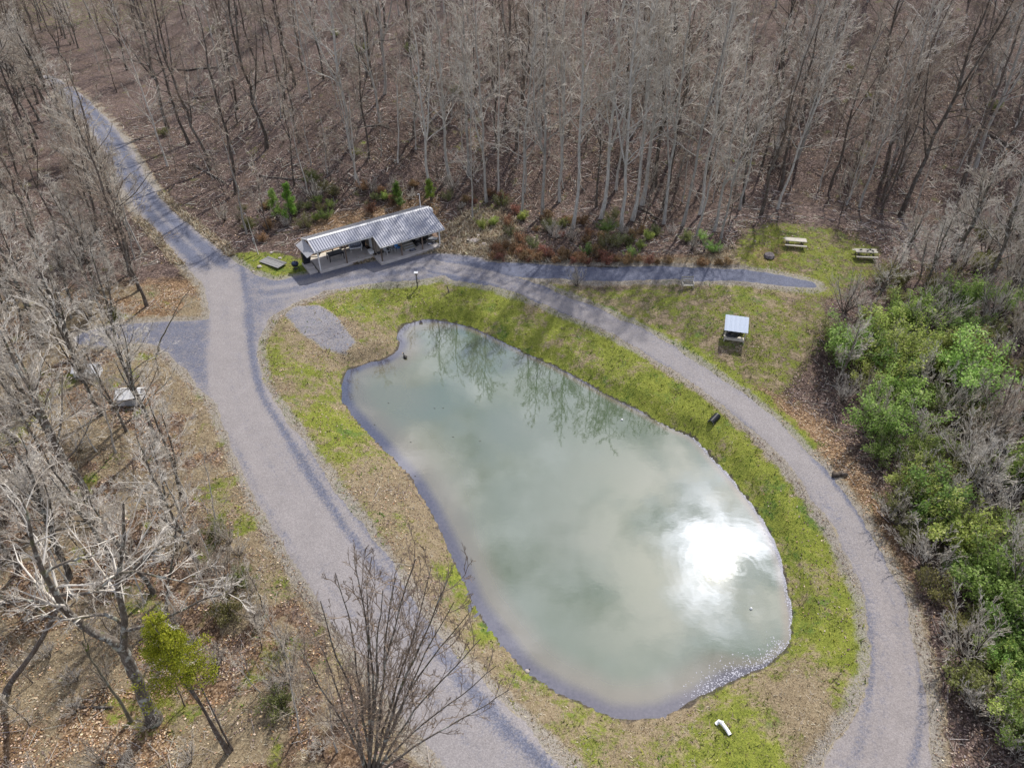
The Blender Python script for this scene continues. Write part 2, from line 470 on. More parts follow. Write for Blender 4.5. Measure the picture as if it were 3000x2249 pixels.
def plain(name, c, rough=0.7, var=0.25, scale=6.0, metal=0.0, bump=0.0, vec=None, grain=None):
    m = NT(name)
    vec = m.scaled(grain) if grain else None
    f = m.noise(scale, 4, 0.6, vec)
    lo = tuple(x * (1 - var) for x in c); hi = tuple(min(1, x * (1 + var)) for x in c)
    m.col(m.ramp(f, [(0.3, lo), (0.7, hi)])); m.rough(rough); m.b.inputs['Metallic'].default_value = metal
    if bump: m.bump(f, bump, 0.02)
    return m.m
M = {}
def mat_ground():
    m = NT('ground_soil'); a = m.attr('mask'); sp = m.n('ShaderNodeSeparateColor'); m.l(a.outputs['Color'], sp.inputs[0])
    G, T, R = sp.outputs[0], sp.outputs[1], sp.outputs[2]
    big = m.noise(0.16, 4, 0.6); mid = m.noise(1.1, 5, 0.65); fine = m.noise(9.0, 5, 0.7)
    # leaf litter: separate leaf-sized cells, browns to pale tan
    vs = m.voro(7.5, out='Color'); vs2 = m.voro(15.0, out='Color')
    sv = m.n('ShaderNodeSeparateColor'); m.l(vs, sv.inputs[0]); sv2 = m.n('ShaderNodeSeparateColor'); m.l(vs2, sv2.inputs[0])
    leafv = m.math('ADD', m.math('MULTIPLY', sv.outputs[0], 0.55), m.math('MULTIPLY', sv2.outputs[1], 0.45))
    lit = m.ramp(leafv, [(0.12, (0.028, 0.019, 0.016)), (0.42, (0.074, 0.050, 0.043)), (0.68, (0.132, 0.093, 0.080)), (0.9, (0.24, 0.185, 0.165))])
    litr = m.ramp(leafv, [(0.12, (0.065, 0.038, 0.020)), (0.42, (0.165, 0.100, 0.054)), (0.68, (0.28, 0.185, 0.108)), (0.9, (0.42, 0.31, 0.21))])
    lit = m.mix(m.step(m.math('ADD', R, m.math('MULTIPLY', m.math('SUBTRACT', mid, 0.5), 0.9)), 0.25, 0.75), lit, litr)
    lit = m.mix(m.step(big, 0.42, 0.62), lit, m.mix(1.0, lit, (0.72, 0.70, 0.66), 'MULTIPLY'))
    moss = m.ramp(fine, [(0.3, (0.045, 0.055, 0.016)), (0.7, (0.12, 0.14, 0.04))])
    lit = m.mix(m.math('MULTIPLY', m.step(m.noise(0.55, 4, 0.65), 0.60, 0.70), 0.55), lit, moss)
    # grass
    gr = m.ramp(m.math('ADD', m.math('MULTIPLY', fine, 0.6), m.math('MULTIPLY', mid, 0.4)), [(0.30, (0.055, 0.065, 0.013)), (0.45, (0.138, 0.162, 0.024)), (0.58, (0.225, 0.248, 0.040)), (0.76, (0.36, 0.35, 0.10))])
    gr2 = m.ramp(fine, [(0.3, (0.036, 0.062, 0.014)), (0.5, (0.090, 0.145, 0.026)), (0.72, (0.165, 0.235, 0.05))])
    gr = m.mix(m.step(m.noise(0.38, 5, 0.7), 0.54, 0.66), gr, gr2)
    tan = m.ramp(m.math('ADD', m.math('MULTIPLY', fine, 0.7), m.math('MULTIPLY', mid, 0.3)), [(0.28, (0.075, 0.054, 0.036)), (0.48, (0.20, 0.155, 0.096)), (0.74, (0.40, 0.33, 0.22))])
    nz = m.math('SUBTRACT', m.math('ADD', m.math('MULTIPLY', mid, 0.65), m.math('MULTIPLY', m.noise(4.0, 4, 0.7), 0.35)), 0.5)
    tf = m.step(m.math('ADD', T, m.math('MULTIPLY', nz, 1.7)), 0.36, 0.64)
    gf = m.step(m.math('ADD', G, m.math('MULTIPLY', nz, -1.6)), 0.36, 0.64)
    c = m.mix(tf, lit, tan); c = m.mix(gf, c, gr)
    fr = m.step(m.math('ADD', a.outputs['Alpha'], m.math('MULTIPLY', nz, 1.5)), 0.40, 0.80)
    c = m.mix(m.math('MULTIPLY', fr, 0.85), c, m.ramp(fine, [(0.3, (0.15, 0.135, 0.115)), (0.5, (0.25, 0.23, 0.205)), (0.7, (0.34, 0.315, 0.29))]))
    ex = m.attr('extra'); se_ = m.n('ShaderNodeSeparateColor'); m.l(ex.outputs['Color'], se_.inputs[0])
    wet = m.step(m.math('ADD', se_.outputs[0], m.math('MULTIPLY', m.math('SUBTRACT', m.noise(0.8, 4, 0.7), 0.5), 2.4)), 0.60, 0.95)
    c = m.mix(m.math('MULTIPLY', wet, 0.85), c, m.ramp(fine, [(0.3, (0.022, 0.019, 0.019)), (0.7, (0.085, 0.070, 0.062))]))
    m.col(c); m.rough(0.95)
    h = m.math('ADD', m.math('MULTIPLY', leafv, 0.6), fine)
    m.bump(h, 0.9, 0.10)
    return m.m
def mat_gravel():
    m = NT('gravel'); a = m.attr('mask'); sp = m.n('ShaderNodeSeparateColor'); m.l(a.outputs['Color'], sp.inputs[0])
    blue, warm, edge = sp.outputs[0], sp.outputs[1], sp.outputs[2]
    st = m.n('ShaderNodeSeparateColor'); m.l(m.voro(18.0, out='Color'), st.inputs[0])
    n2 = m.noise(1.4, 5, 0.65); n3 = m.noise(12.0, 4, 0.7)
    v = m.math('ADD', m.math('MULTIPLY', st.outputs[0], 0.30), m.math('ADD', m.math('MULTIPLY', n3, 0.30), m.math('MULTIPLY', m.noise(0.7, 5, 0.7), 0.40)))
    pale = m.ramp(v, [(0.2, (0.145, 0.137, 0.142)), (0.5, (0.208, 0.196, 0.200)), (0.8, (0.285, 0.270, 0.274))])
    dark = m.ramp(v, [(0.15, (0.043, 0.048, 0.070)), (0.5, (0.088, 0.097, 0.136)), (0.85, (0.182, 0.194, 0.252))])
    bf = m.step(m.math('ADD', blue, m.math('ADD', m.math('MULTIPLY', m.math('SUBTRACT', n2, 0.5), 0.9), m.math('MULTIPLY', m.math('SUBTRACT', m.noise(7.0, 4, 0.75), 0.5), 1.5))), 0.20, 0.90)
    c = m.mix(bf, pale, dark)
    c = m.mix(m.math('MULTIPLY', warm, 0.55), c, m.mix(1.0, c, (1.0, 0.90, 0.80), 'MULTIPLY'))
    dirt = m.ramp(n3, [(0.3, (0.16, 0.13, 0.085)), (0.7, (0.30, 0.26, 0.17))])
    c = m.mix(m.step(m.math('ADD', edge, m.math('MULTIPLY', m.math('SUBTRACT', n2, 0.5), 1.4)), 0.5, 0.95), c, dirt)
    c = m.mix(m.step(m.noise(2.2, 5, 0.75), 0.64, 0.72), c, m.mix(1.0, c, (0.62, 0.58, 0.55), 'MULTIPLY'))
    c = m.mix(m.step(m.noise(14.0, 2, 0.5), 0.70, 0.76), c, (0.13, 0.085, 0.055))
    m.col(c); m.rough(0.92); m.bump(v, 0.7, 0.04)
    return m.m
def mat_water():
    m = NT('pond_water'); a = m.attr('mask'); sp = m.n('ShaderNodeSeparateColor'); m.l(a.outputs['Color'], sp.inputs[0])
    d, silt = sp.outputs[0], sp.outputs[1]                       # depth from the shore, silt plume
    n = m.noise(0.35, 5, 0.6); n5 = m.noise(5.0, 5, 0.7)
    dd = m.math('ADD', d, m.math('MULTIPLY', m.math('SUBTRACT', n, 0.5), 0.12))
    bed = m.ramp(n5, [(0.3, (0.010, 0.011, 0.026)), (0.7, (0.060, 0.055, 0.075))])
    shoal = (0.105, 0.098, 0.064)
    deep = m.mix(m.step(m.noise(0.09, 3, 0.5), 0.35, 0.65), (0.056, 0.086, 0.046), (0.072, 0.098, 0.062))
    deep = m.mix(silt, deep, (0.125, 0.124, 0.078))
    c = m.mix(m.step(dd, 0.12, 0.34), bed, shoal); c = m.mix(m.step(dd, 0.32, 0.8), c, deep)
    m.col(c); m.rough(0.02); m.b.inputs['IOR'].default_value = 2.6; m.b.inputs['Specular IOR Level'].default_value = 0.5
    w = m.noise(2.3, 3, 0.5, m.scaled((1.0, 1.7, 1.0))); w2 = m.noise(0.5, 2, 0.5)
    c0 = at(2165, 1665, 0.0); vd = m.n('ShaderNodeVectorMath', operation='DISTANCE'); m.l(m.co, vd.inputs[0]); vd.inputs[1].default_value = (c0[0], c0[1], 0)
    dist = vd.outputs['Value']; ringw = m.math('MULTIPLY', m.math('SINE', m.math('MULTIPLY', dist, 13.0)), m.math('EXPONENT', m.math('MULTIPLY', dist, -0.28)))
    m.bump(m.math('ADD', m.math('ADD', m.math('MULTIPLY', w, 0.25), w2), m.math('MULTIPLY', ringw, 0.07)), 0.055, 0.05)
    return m.m
def mat_bark(name, lo, mid, hi, lichen=0.3, moss=0.0):
    m = NT(name); r = m.rnd()
    vec = m.scaled((1, 1, 0.22))
    n = m.noise(9.0, 5, 0.7, vec); p = m.noise(2.2, 4, 0.65)
    c = m.ramp(n, [(0.28, lo), (0.5, mid), (0.75, hi)])
    c = m.mix(m.math('MULTIPLY', m.step(p, 0.52, 0.62), lichen), c, (0.42, 0.44, 0.40))
    if moss:
        c = m.mix(m.math('MULTIPLY', m.step(m.noise(1.2, 4, 0.6), 0.55, 0.66), moss), c, (0.11, 0.13, 0.03))
    hs = m.n('ShaderNodeHueSaturation'); m.l(c, hs.inputs['Color']); m.put(hs.inputs['Value'], m.math('ADD', m.math('MULTIPLY', r, 0.55), 0.74))
    m.col(hs.outputs[0]); m.rough(0.9); m.bump(n, 0.6, 0.03)
    return m.m
def mat_twig(name, a, b):
    m = NT(name); r = m.rnd()
    c = m.mix(r, a, b); c = m.mix(m.step(m.noise(0.9, 3, 0.6), 0.42, 0.62), c, m.mix(1.0, c, (0.62, 0.58, 0.54), 'MULTIPLY'))
    m.col(c); m.rough(0.85); return m.m
def mat_leaf(name, ramp_stops, trans=0.0, vary=1.0):
    m = NT(name); at_ = m.attr('shade'); r = m.rnd(); hv = m.math('ADD', m.math('MULTIPLY', m.math('FRACT', m.math('MULTIPLY', r, 7.31)), -0.06 * vary), 0.5 + 0.02 * vary)
    sp = m.n('ShaderNodeSeparateColor'); m.l(at_.outputs['Color'], sp.inputs[0])
    c = m.ramp(sp.outputs[0], ramp_stops)
    hs = m.n('ShaderNodeHueSaturation'); m.l(c, hs.inputs['Color']); m.put(hs.inputs['Hue'], hv); m.put(hs.inputs['Value'], m.math('ADD', m.math('MULTIPLY', r, 0.75 * vary), 1.0 - 0.42 * vary))
    m.col(hs.outputs[0]); m.rough(0.6)
    if trans:
        t = m.n('ShaderNodeBsdfTranslucent'); m.l(hs.outputs[0], t.inputs['Color'])
        mx = m.n('ShaderNodeMixShader'); mx.inputs[0].default_value = trans
        m.l(m.b.outputs[0], mx.inputs[1]); m.l(t.outputs[0], mx.inputs[2]); m.l(mx.outputs[0], m.out.inputs['Surface'])
    return m.m
def mat_vc(name, rough=0.8, trans=0.0):
    m = NT(name); c = m.attr('shade').outputs['Color']; m.col(c); m.rough(rough)
    if trans:
        t = m.n('ShaderNodeBsdfTranslucent'); m.l(c, t.inputs['Color'])
        mx = m.n('ShaderNodeMixShader'); mx.inputs[0].default_value = trans
        m.l(m.b.outputs[0], mx.inputs[1]); m.l(t.outputs[0], mx.inputs[2]); m.l(mx.outputs[0], m.out.inputs['Surface'])
    return m.m
def mat_metal_roof(name, c, streak=0.25):
    m = NT(name); r = m.rnd()
    s1 = m.noise(3.0, 5, 0.7, m.scaled((6, 0.6, 0.6))); s2 = m.noise(0.9, 4, 0.6)
    col = m.mix(m.math('MULTIPLY', m.step(s1, 0.5, 0.75), streak), c, tuple(x * 0.55 for x in c))
    col = m.mix(m.math('MULTIPLY', m.step(s2, 0.5, 0.7), 0.25), col, tuple(x * 0.7 for x in c))
    hs = m.n('ShaderNodeHueSaturation'); m.l(col, hs.inputs['Color']); m.put(hs.inputs['Value'], m.math('ADD', m.math('MULTIPLY', r, 0.18), 0.9))
    m.col(hs.outputs[0]); m.rough(0.5); m.b.inputs['Specular IOR Level'].default_value = 0.4
    return m.m
def mat_wood(name, lo, hi, axis=(8, 8, 0.6)):
    m = NT(name); r = m.rnd(); n = m.noise(3.0, 5, 0.7, m.scaled(axis))
    c = m.ramp(n, [(0.25, lo), (0.75, hi)])
    hs = m.n('ShaderNodeHueSaturation'); m.l(c, hs.inputs['Color']); m.put(hs.inputs['Value'], m.math('ADD', m.math('MULTIPLY', r, 0.5), 0.75))
    m.col(hs.outputs[0]); m.rough(0.85); m.bump(n, 0.3, 0.01); return m.m

M['ground'] = mat_ground(); M['gravel'] = mat_gravel(); M['water'] = mat_water()
M['bark_pale'] = mat_bark('pale_bark', (0.15, 0.138, 0.122), (0.36, 0.34, 0.305), (0.58, 0.555, 0.51), 0.35); M['twig_white'] = mat_twig('whitish_twig', (0.50, 0.46, 0.40), (0.64, 0.60, 0.535))
M['bark_dark'] = mat_bark('dark_bark', (0.032, 0.025, 0.020), (0.088, 0.070, 0.057), (0.18, 0.15, 0.128), 0.25)
M['bark_lichen'] = mat_bark('lichen_bark', (0.038, 0.031, 0.025), (0.11, 0.092, 0.075), (0.24, 0.215, 0.185), 0.6, 0.35)
M['bark_moss'] = mat_bark('mossy_bark', (0.05, 0.044, 0.03), (0.13, 0.115, 0.08), (0.24, 0.22, 0.16), 0.25, 0.85)
M['twig_pale'] = mat_twig('pale_twig', (0.36, 0.315, 0.255), (0.55, 0.50, 0.425)); M['twig_dark'] = mat_twig('dark_twig', (0.11, 0.09, 0.075), (0.17, 0.14, 0.115))
M['twig_brown'] = mat_twig('brown_twig', (0.22, 0.172, 0.135), (0.36, 0.295, 0.235))
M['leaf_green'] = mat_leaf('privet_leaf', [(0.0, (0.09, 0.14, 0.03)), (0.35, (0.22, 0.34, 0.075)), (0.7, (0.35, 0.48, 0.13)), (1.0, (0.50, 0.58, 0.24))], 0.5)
M['leaf_olive'] = mat_leaf('olive_leaf', [(0.0, (0.075, 0.085, 0.026)), (0.5, (0.18, 0.20, 0.06)), (1.0, (0.30, 0.31, 0.12))], 0.4)
M['leaf_cedar'] = mat_leaf('cedar_leaf', [(0.0, (0.10, 0.14, 0.014)), (0.4, (0.26, 0.29, 0.024)), (1.0, (0.50, 0.50, 0.05))], 0.5, 0.0)
M['leaf_pine'] = mat_leaf('pine_needle', [(0.0, (0.05, 0.11, 0.02)), (0.5, (0.14, 0.27, 0.04)), (1.0, (0.25, 0.40, 0.07))], 0.35)
M['leaf_dry'] = mat_leaf('dry_leaf', [(0.0, (0.12, 0.06, 0.03)), (0.5, (0.26, 0.15, 0.075)), (1.0, (0.42, 0.27, 0.14))], 0.2)
M['grass'] = mat_vc('grass_blade', 0.7, 0.3); M['leaf_litter'] = mat_vc('leaf_litter_piece', 0.9)
M['roof'] = mat_metal_roof('galvanised_roof', (0.262, 0.275, 0.33), 0.55); M['roof_side'] = mat_metal_roof('weathered_roof', (0.27, 0.27, 0.285), 0.4)
M['trim'] = plain('white_trim', (0.62, 0.62, 0.62), 0.5, 0.12); M['trim_dark'] = plain('dark_gap', (0.05, 0.05, 0.055), 0.7)  # trim_dark: near-black parts, and shade painted into openings
M['concrete'] = plain('concrete', (0.43, 0.40, 0.385), 0.9, 0.14, 1.4, bump=0.2); M['concrete_old'] = plain('old_concrete', (0.46, 0.42, 0.35), 0.95, 0.25, 2.2, bump=0.3)
M['board'] = mat_wood('weathered_board', (0.17, 0.145, 0.125), (0.36, 0.32, 0.28)); M['post'] = mat_wood('post_wood', (0.085, 0.062, 0.048), (0.19, 0.145, 0.115))
M['grey_wood'] = mat_wood('grey_timber', (0.22, 0.205, 0.175), (0.44, 0.415, 0.36), (0.8, 9, 9)); M['dark_wood'] = mat_wood('wet_dark_timber', (0.05, 0.045, 0.04), (0.12, 0.11, 0.10), (0.8, 8, 8))
M['white'] = plain('white_paint', (0.74, 0.74, 0.74), 0.45, 0.08); M['plank'] = mat_wood('dark_plank', (0.10, 0.10, 0.105), (0.23, 0.225, 0.22), (0.8, 9, 9)); M['wicker'] = plain('white_wicker', (0.8, 0.8, 0.8), 0.6, 0.2, 40.0, bump=0.5)
M['black'] = plain('black_metal', (0.016, 0.016, 0.018), 0.45, 0.3); M['navy'] = plain('black_tabletop', (0.020, 0.022, 0.032), 0.35, 0.3)
M['cushion_grey'] = plain('grey_cushion', (0.28, 0.30, 0.37), 0.9, 0.35, 7.0); M['blue'] = plain('blue_fabric', (0.045, 0.22, 0.55), 0.7, 0.15)
M['grey_mesh'] = plain('grey_chair_mesh', (0.34, 0.35, 0.37), 0.6, 0.15); M['mint'] = plain('mint_metal', (0.36, 0.52, 0.48), 0.5, 0.1)
M['turquoise'] = plain('turquoise_plastic', (0.09, 0.46, 0.42), 0.4, 0.1); M['mat_rug'] = plain('dark_mat', (0.06, 0.065, 0.08), 0.95, 0.4, 9.0)
M['door'] = plain('white_door', (0.62, 0.66, 0.72), 0.45, 0.05); M['glass'] = plain('door_glass', (0.42, 0.52, 0.62), 0.12, 0.06)
M['pipe_black'] = plain('black_plastic_pipe', (0.014, 0.015, 0.02), 0.38, 0.25); M['pipe_white'] = plain('white_pvc', (0.76, 0.76, 0.78), 0.35, 0.05)
M['yellow'] = plain('yellow_plastic', (0.62, 0.36, 0.05), 0.5, 0.1); M['steel'] = plain('dull_steel', (0.35, 0.36, 0.38), 0.4, 0.2, metal=0.6)
M['boulder'] = plain('dark_boulder', (0.11, 0.095, 0.10), 0.9, 0.4, 4.0, bump=0.6); M['stone'] = plain('field_stone', (0.30, 0.265, 0.245), 0.9, 0.35, 5.0, bump=0.6); M['kettle'] = plain('blue_black_enamel', (0.02, 0.03, 0.06), 0.15, 0.2)
M['duck'] = plain('dark_feather', (0.02, 0.018, 0.018), 0.6, 0.3); M['foam'] = plain('water_foam', (0.34, 0.34, 0.38), 0.8, 0.25); M['sheet_roof'] = plain('pale_blue_roof', (0.26, 0.31, 0.40), 0.5, 0.06)
M['dirt'] = plain('bare_clay', (0.36, 0.25, 0.18), 0.95, 0.3, 3.0, bump=0.4); M['tarp'] = plain('black_tarp', (0.02, 0.02, 0.022), 0.35, 0.3, bump=0.6)

# ------------------------------------------------------------------ the setting: ground, roads, pond
def blob(x, y, poly, soft):                      # 1 inside, fading over 'soft' metres outwards
    return smooth(-soft, soft * 0.5, poly_sdf(x, y, poly))
def wp(pts, z=1.3): return to_world(sc(pts), z)
RING_GRASS = wp([(560,720),(610,690),(690,650),(800,620),(900,603),(1000,605),(1080,620),(1180,660),(1290,715),(1400,780),(1500,850),(1600,930),(1680,1010),(1740,1090),(1800,1180),(1850,1290),(1875,1400),(1860,1500),(1800,1600),(1740,1700),(1250,1700),(1130,1600),(1000,1450),(830,1230),(690,1030),(565,830)])
BANK_GRASS = wp([(1080,590),(1300,622),(1480,622),(1770,645),(1790,700),(1740,790),(1690,840),(1560,800),(1400,720),(1250,660)], 2.2)
PICNIC = wp([(1610,490),(1700,478),(1800,490),(1890,530),(1900,590),(1780,655),(1700,610),(1600,590),(1590,540)], 3.5)
CABIN_GRASS = wp([(470,565),(520,545),(590,545),(650,560),(700,585),(650,605),(560,602)], 1.7)
RIGHT_VERGE = wp([(1240,640),(1360,690),(1480,745),(1580,800),(1680,870),(1770,960),(1740,975),(1650,895),(1540,815),(1400,735)], 1.4)
DRY_BANKS = [wp(p, z) for p, z in (([(950,500),(1000,440),(1080,430),(1110,470),(1150,540),(1300,555),(1450,560),(1600,540),(1600,585),(1400,580),(1250,575),(1100,560),(1000,545)], 3.0),
    ([(1180,600),(1320,640),(1420,700),(1400,720),(1260,665)], 2.0), ([(560,760),(640,760),(740,860),(900,1080),(960,1180),(940,1230),(860,1110),(700,920),(600,840)], 0.8),
    ([(1060,1440),(1180,1530),(1330,1590),(1500,1560),(1700,1450),(1760,1520),(1600,1658),(1200,1658)], 0.9), ([(500,980),(560,1040),(640,1180),(690,1290),(640,1280),(560,1130),(490,1010)], 1.3))]
RED_AREAS = [wp(p, z) for p, z in (([(660,480),(700,450),(800,440),(930,420),(960,470),(800,500),(680,530)], 3.0), ([(1380,560),(1600,555),(1700,545),(1700,580),(1500,590),(1380,585)], 2.8),
    ([(0,1300),(250,1380),(480,1480),(520,1658),(0,1700)], 0.9), ([(1640,830),(1780,900),(1900,1080),(1960,1230),(1900,1200),(1790,1010)], 1.8), ([(230,620),(430,600),(440,690),(330,700),(240,720)], 1.8))]
FIELD = np.array([(-160, 150), (-75, 158), (-40, 185), (-30, 260), (-200, 400), (-300, 200)], float)
BARE = wp([(960,500),(1000,490),(1010,530),(975,545),(955,535)], 1.9)
def masks(x, y):
    nz = vnoise(x, y, 2.2, 3) - 0.5
    ring = blob(x, y, RING_GRASS, 1.2)
    px, py, _ = project(x, y, height(x, y) if x.size < 10 else 1.2 + 0 * x)
    px, py = px / S, py / S
    leftish = smooth(1050, 750, px + (py - 900) * -0.35)               # the drier west and south verges
    south = smooth(1420, 1560, py + 0.10 * (px - 1300))
    g = ring * (0.70 - 0.36 * leftish - 0.30 * south) + ring * 0.9 * (vnoise(x + 11, y + 5, 4.5, 3) - 0.5)
    g = np.maximum(g, 0.47 * blob(x, y, BANK_GRASS, 2.0)); g = np.maximum(g, 0.52 * blob(x, y, PICNIC, 2.5))
    g = np.maximum(g, 0.66 * blob(x, y, CABIN_GRASS, 1.0)); g = np.maximum(g, 0.68 * blob(x, y, RIGHT_VERGE, 1.0))
    g = np.maximum(g, 0.36 * blob(x, y, FIELD, 16.0))
    for cx, cy, r, a in ((720,900,70,.35),(760,960,60,.3),(985,1225,40,.4),(1060,1345,30,.45),(1640,1640,90,.5),(1850,1290,40,.3),(1790,600,60,.2),(880,625,60,.2)):
        g = g + a * np.exp(-(((px - cx) / r) ** 2 + ((py - cy) / (r * 0.6)) ** 2)) * ring
    t = np.zeros(x.shape)
    for p in DRY_BANKS: t = np.maximum(t, 0.75 * blob(x, y, p, 2.0))
    t = np.maximum(t, ring * (0.6 + 0.3 * leftish + 0.3 * south)); t = np.maximum(t, 0.45 * blob(x, y, BANK_GRASS, 2.0))
    t = np.maximum(t, 0.35 * blob(x, y, PICNIC, 3.0)); t = np.maximum(t, 0.8 * smooth(-1.6, -0.2, road_sdf(x, y)) * (1 - smooth(0.5, 0.9, g)))
    west = smooth(-3, -8, x) * smooth(66, 58, y)                        # moss, straw and bare soil among the western leaves
    t = np.maximum(t, west * smooth(0.38, 0.58, vnoise(x + 40, y + 3, 3.4, 4)) * 0.78); g = np.maximum(g, west * smooth(0.56, 0.70, vnoise(x + 7, y + 80, 2.6, 4)) * 0.45)
    up_ = smooth(70, 80, y) * smooth(110, 95, y); g = np.maximum(g, up_ * smooth(0.60, 0.74, vnoise(x + 70, y + 20, 5.0, 4)) * 0.36)
    r = 0.28 + 0 * x
    r = np.maximum(r, 0.55 * west)
    for p in RED_AREAS: r = np.maximum(r, 0.85 * blob(x, y, p, 3.0))
    return np.clip(g + 0.25 * nz * (g > 0.02), 0, 1.2), np.clip(t, 0, 1.2), np.clip(r, 0, 1)

ny, nx = GXX.shape
idx = np.arange(nx * ny).reshape(ny, nx)
quads = np.stack([idx[:-1, :-1], idx[:-1, 1:], idx[1:, 1:], idx[1:, :-1]], -1).reshape(-1, 4)
gm = np_mesh('ground', np.stack([GXX, GYY, GZ], -1).reshape(-1, 3), quads, True)
mg, mt, mr = masks(GXX, GYY)
road_g, pond_g, mg_g, mt_g, mr_g = [grid_fn(a) for a in (GROAD, GPOND, mg, mt, mr)]
def masks_g(x, y): return mg_g(x, y), mt_g(x, y), mr_g(x, y)
vcol(gm, 'mask', np.stack([mg, mt, mr, 0.95 * smooth(-1.5, 0.1, GROAD)], -1).reshape(-1, 4))
vcol(gm, 'extra', np.stack([smooth(-0.30, 0.10, GPOND), 0 * GPOND, 0 * GPOND, 0 * GPOND + 1], -1).reshape(-1, 4))
tag(link('ground', gm, M['ground']), kind='structure')

# gravel laid over the ground: each sheet dives under the soil at its ragged edges
def gravel_sheet(name, sdf, bounds, blue_fn, step=0.3, lift=0.045, cut=None):
    x0, y0, x1, y1 = bounds
    X, Y = np.meshgrid(np.arange(x0, x1, step), np.arange(y0, y1, step))
    d = sdf(X, Y) + (vnoise(X, Y, 2.6, 4) - 0.5) * 0.8
    Z = gzv(X.ravel(), Y.ravel()).reshape(X.shape) + lift * smooth(-0.25, 0.35, d) - 0.03 - 0.3 * smooth(-0.2, -1.2, d)
    keep = d > -1.0
    if cut is not None: keep &= cut(X, Y)
    ids = np.arange(X.size).reshape(X.shape)
    q = np.stack([ids[:-1, :-1], ids[:-1, 1:], ids[1:, 1:], ids[1:, :-1]], -1).reshape(-1, 4)
    k = keep.ravel()
    q = q[k[q].all(1)]
    used = np.unique(q); rm = -np.ones(X.size, int); rm[used] = np.arange(len(used))
    me = np_mesh(name, np.stack([X, Y, Z], -1).reshape(-1, 3)[used], rm[q], True)
    b, w = blue_fn(X, Y)
    e = smooth(0.55, -0.1, d)
    vcol(me, 'mask', np.stack([b, w, e, np.ones_like(e)], -1).reshape(-1, 4)[used])
    return tag(link(name, me, M['gravel']), kind='structure')
def bbox(p, m=4): return p[:, 0].min() - m, p[:, 1].min() - m, p[:, 0].max() + m, p[:, 1].max() + m
W_RING = lambda X, Y: chain_sdf(X, Y, *ROADS['ring'])
def blue_main(X, Y):
    b = np.full(X.shape, 0.30); w = np.full(X.shape, 0.35)
    d, ac = chain_sdf(X, Y, *ROADS['main'])
    east = -ac                                                       # windrow of fresh blue gravel along the pond side
    b = np.where(d > -1.5, 0.16 + 0.62 * np.exp(-((east - 1.55) / 0.42) ** 2) + 0.5 * np.exp(-((east - 2.6) / 0.35) ** 2) + 0.16 * np.exp(-((east + 2.4) / 0.4) ** 2), b)
    b = b + np.where(d > -1.5, 0.9 * (vnoise(ac * 1.0 + 40, Y * 0.08, 0.5, 3) - 0.5), 0)
    px, py, _ = project(X, Y, 1.5 + 0 * X); px, py = px / S, py / S
    junc = smooth(140, 40, np.hypot(px - 545, (py - 640) * 1.4))
    b = np.maximum(b, 0.62 * junc * smooth(0.2, 1.6, east))
    d2, a2 = chain_sdf(X, Y, *ROADS['upper_left'])
    b2 = 0.95 - 0.45 * np.exp(-((a2) / 0.35) ** 2) + 0.1 * np.exp(-((np.abs(a2) - 0.9) / 0.4) ** 2)
    f2 = smooth(0, 1.2, d2) * smooth(600, 560, py)
    b = b * (1 - f2) + b2 * f2; w = w * (1 - f2)
    d3, a3 = chain_sdf(X, Y, *ROADS['front'])
    f3 = smooth(-0.5, 0.8, d3) * smooth(520, 600, px)
    b3 = 0.72 - 0.35 * np.exp(-((np.abs(a3 + 0.5) - 0.9) / 0.5) ** 2)
    b = b * (1 - f3) + b3 * f3; w = w * (1 - f3) + 0.1 * f3
    ds, _ = chain_sdf(X, Y, *ROADS['spur'])
    f4 = smooth(-0.5, 0.8, np.maximum(ds, poly_sdf(X, Y, APRONS[1]))) * smooth(465, 435, px)
    b = b * (1 - f4) + 0.72 * f4
    return b, w
def sdf_main(X, Y):
    b = np.maximum(chain_sdf(X, Y, *ROADS['main'])[0], chain_sdf(X, Y, *ROADS['upper_left'])[0])
    b = np.maximum(b, np.maximum(chain_sdf(X, Y, *ROADS['front'])[0], chain_sdf(X, Y, *ROADS['spur'])[0]))
    for a in APRONS: b = np.maximum(b, poly_sdf(X, Y, a))
    return b
allp = np.concatenate([ROADS[k][0] for k in ('main', 'upper_left', 'front', 'spur')] + APRONS)
gravel_sheet('gravel_road', sdf_main, bbox(allp), blue_main)
def blue_ring(X, Y):
    d, ac = W_RING(X, Y)
    b = 0.16 + 0.55 * np.exp(-((ac - 1.3) / 0.3) ** 2) + 0.4 * np.exp(-((ac + 1.35) / 0.3) ** 2)
    b = b + 0.8 * (vnoise(ac + 40, Y * 0.06, 0.5, 3) - 0.5)
    py = project(X, Y, 1.4 + 0 * X)[1] / S
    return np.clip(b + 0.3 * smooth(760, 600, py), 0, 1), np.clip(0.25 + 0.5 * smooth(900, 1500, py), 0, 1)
END_RING = ROADS['ring'][0][0]
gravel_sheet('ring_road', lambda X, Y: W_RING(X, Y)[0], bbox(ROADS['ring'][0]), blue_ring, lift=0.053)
def blue_track(X, Y): return np.full(X.shape, 0.95), np.full(X.shape, 0.0)
gravel_sheet('upper_track', lambda X, Y: chain_sdf(X, Y, *ROADS['track'])[0] - 0.15, bbox(ROADS['track'][0]), blue_track, lift=0.049)
gravel_sheet('pull_off', lambda X, Y: poly_sdf(X, Y, PULLOFF), bbox(PULLOFF, 2), lambda X, Y: (np.full(X.shape, 0.45), np.full(X.shape, 0.1)), lift=0.09)

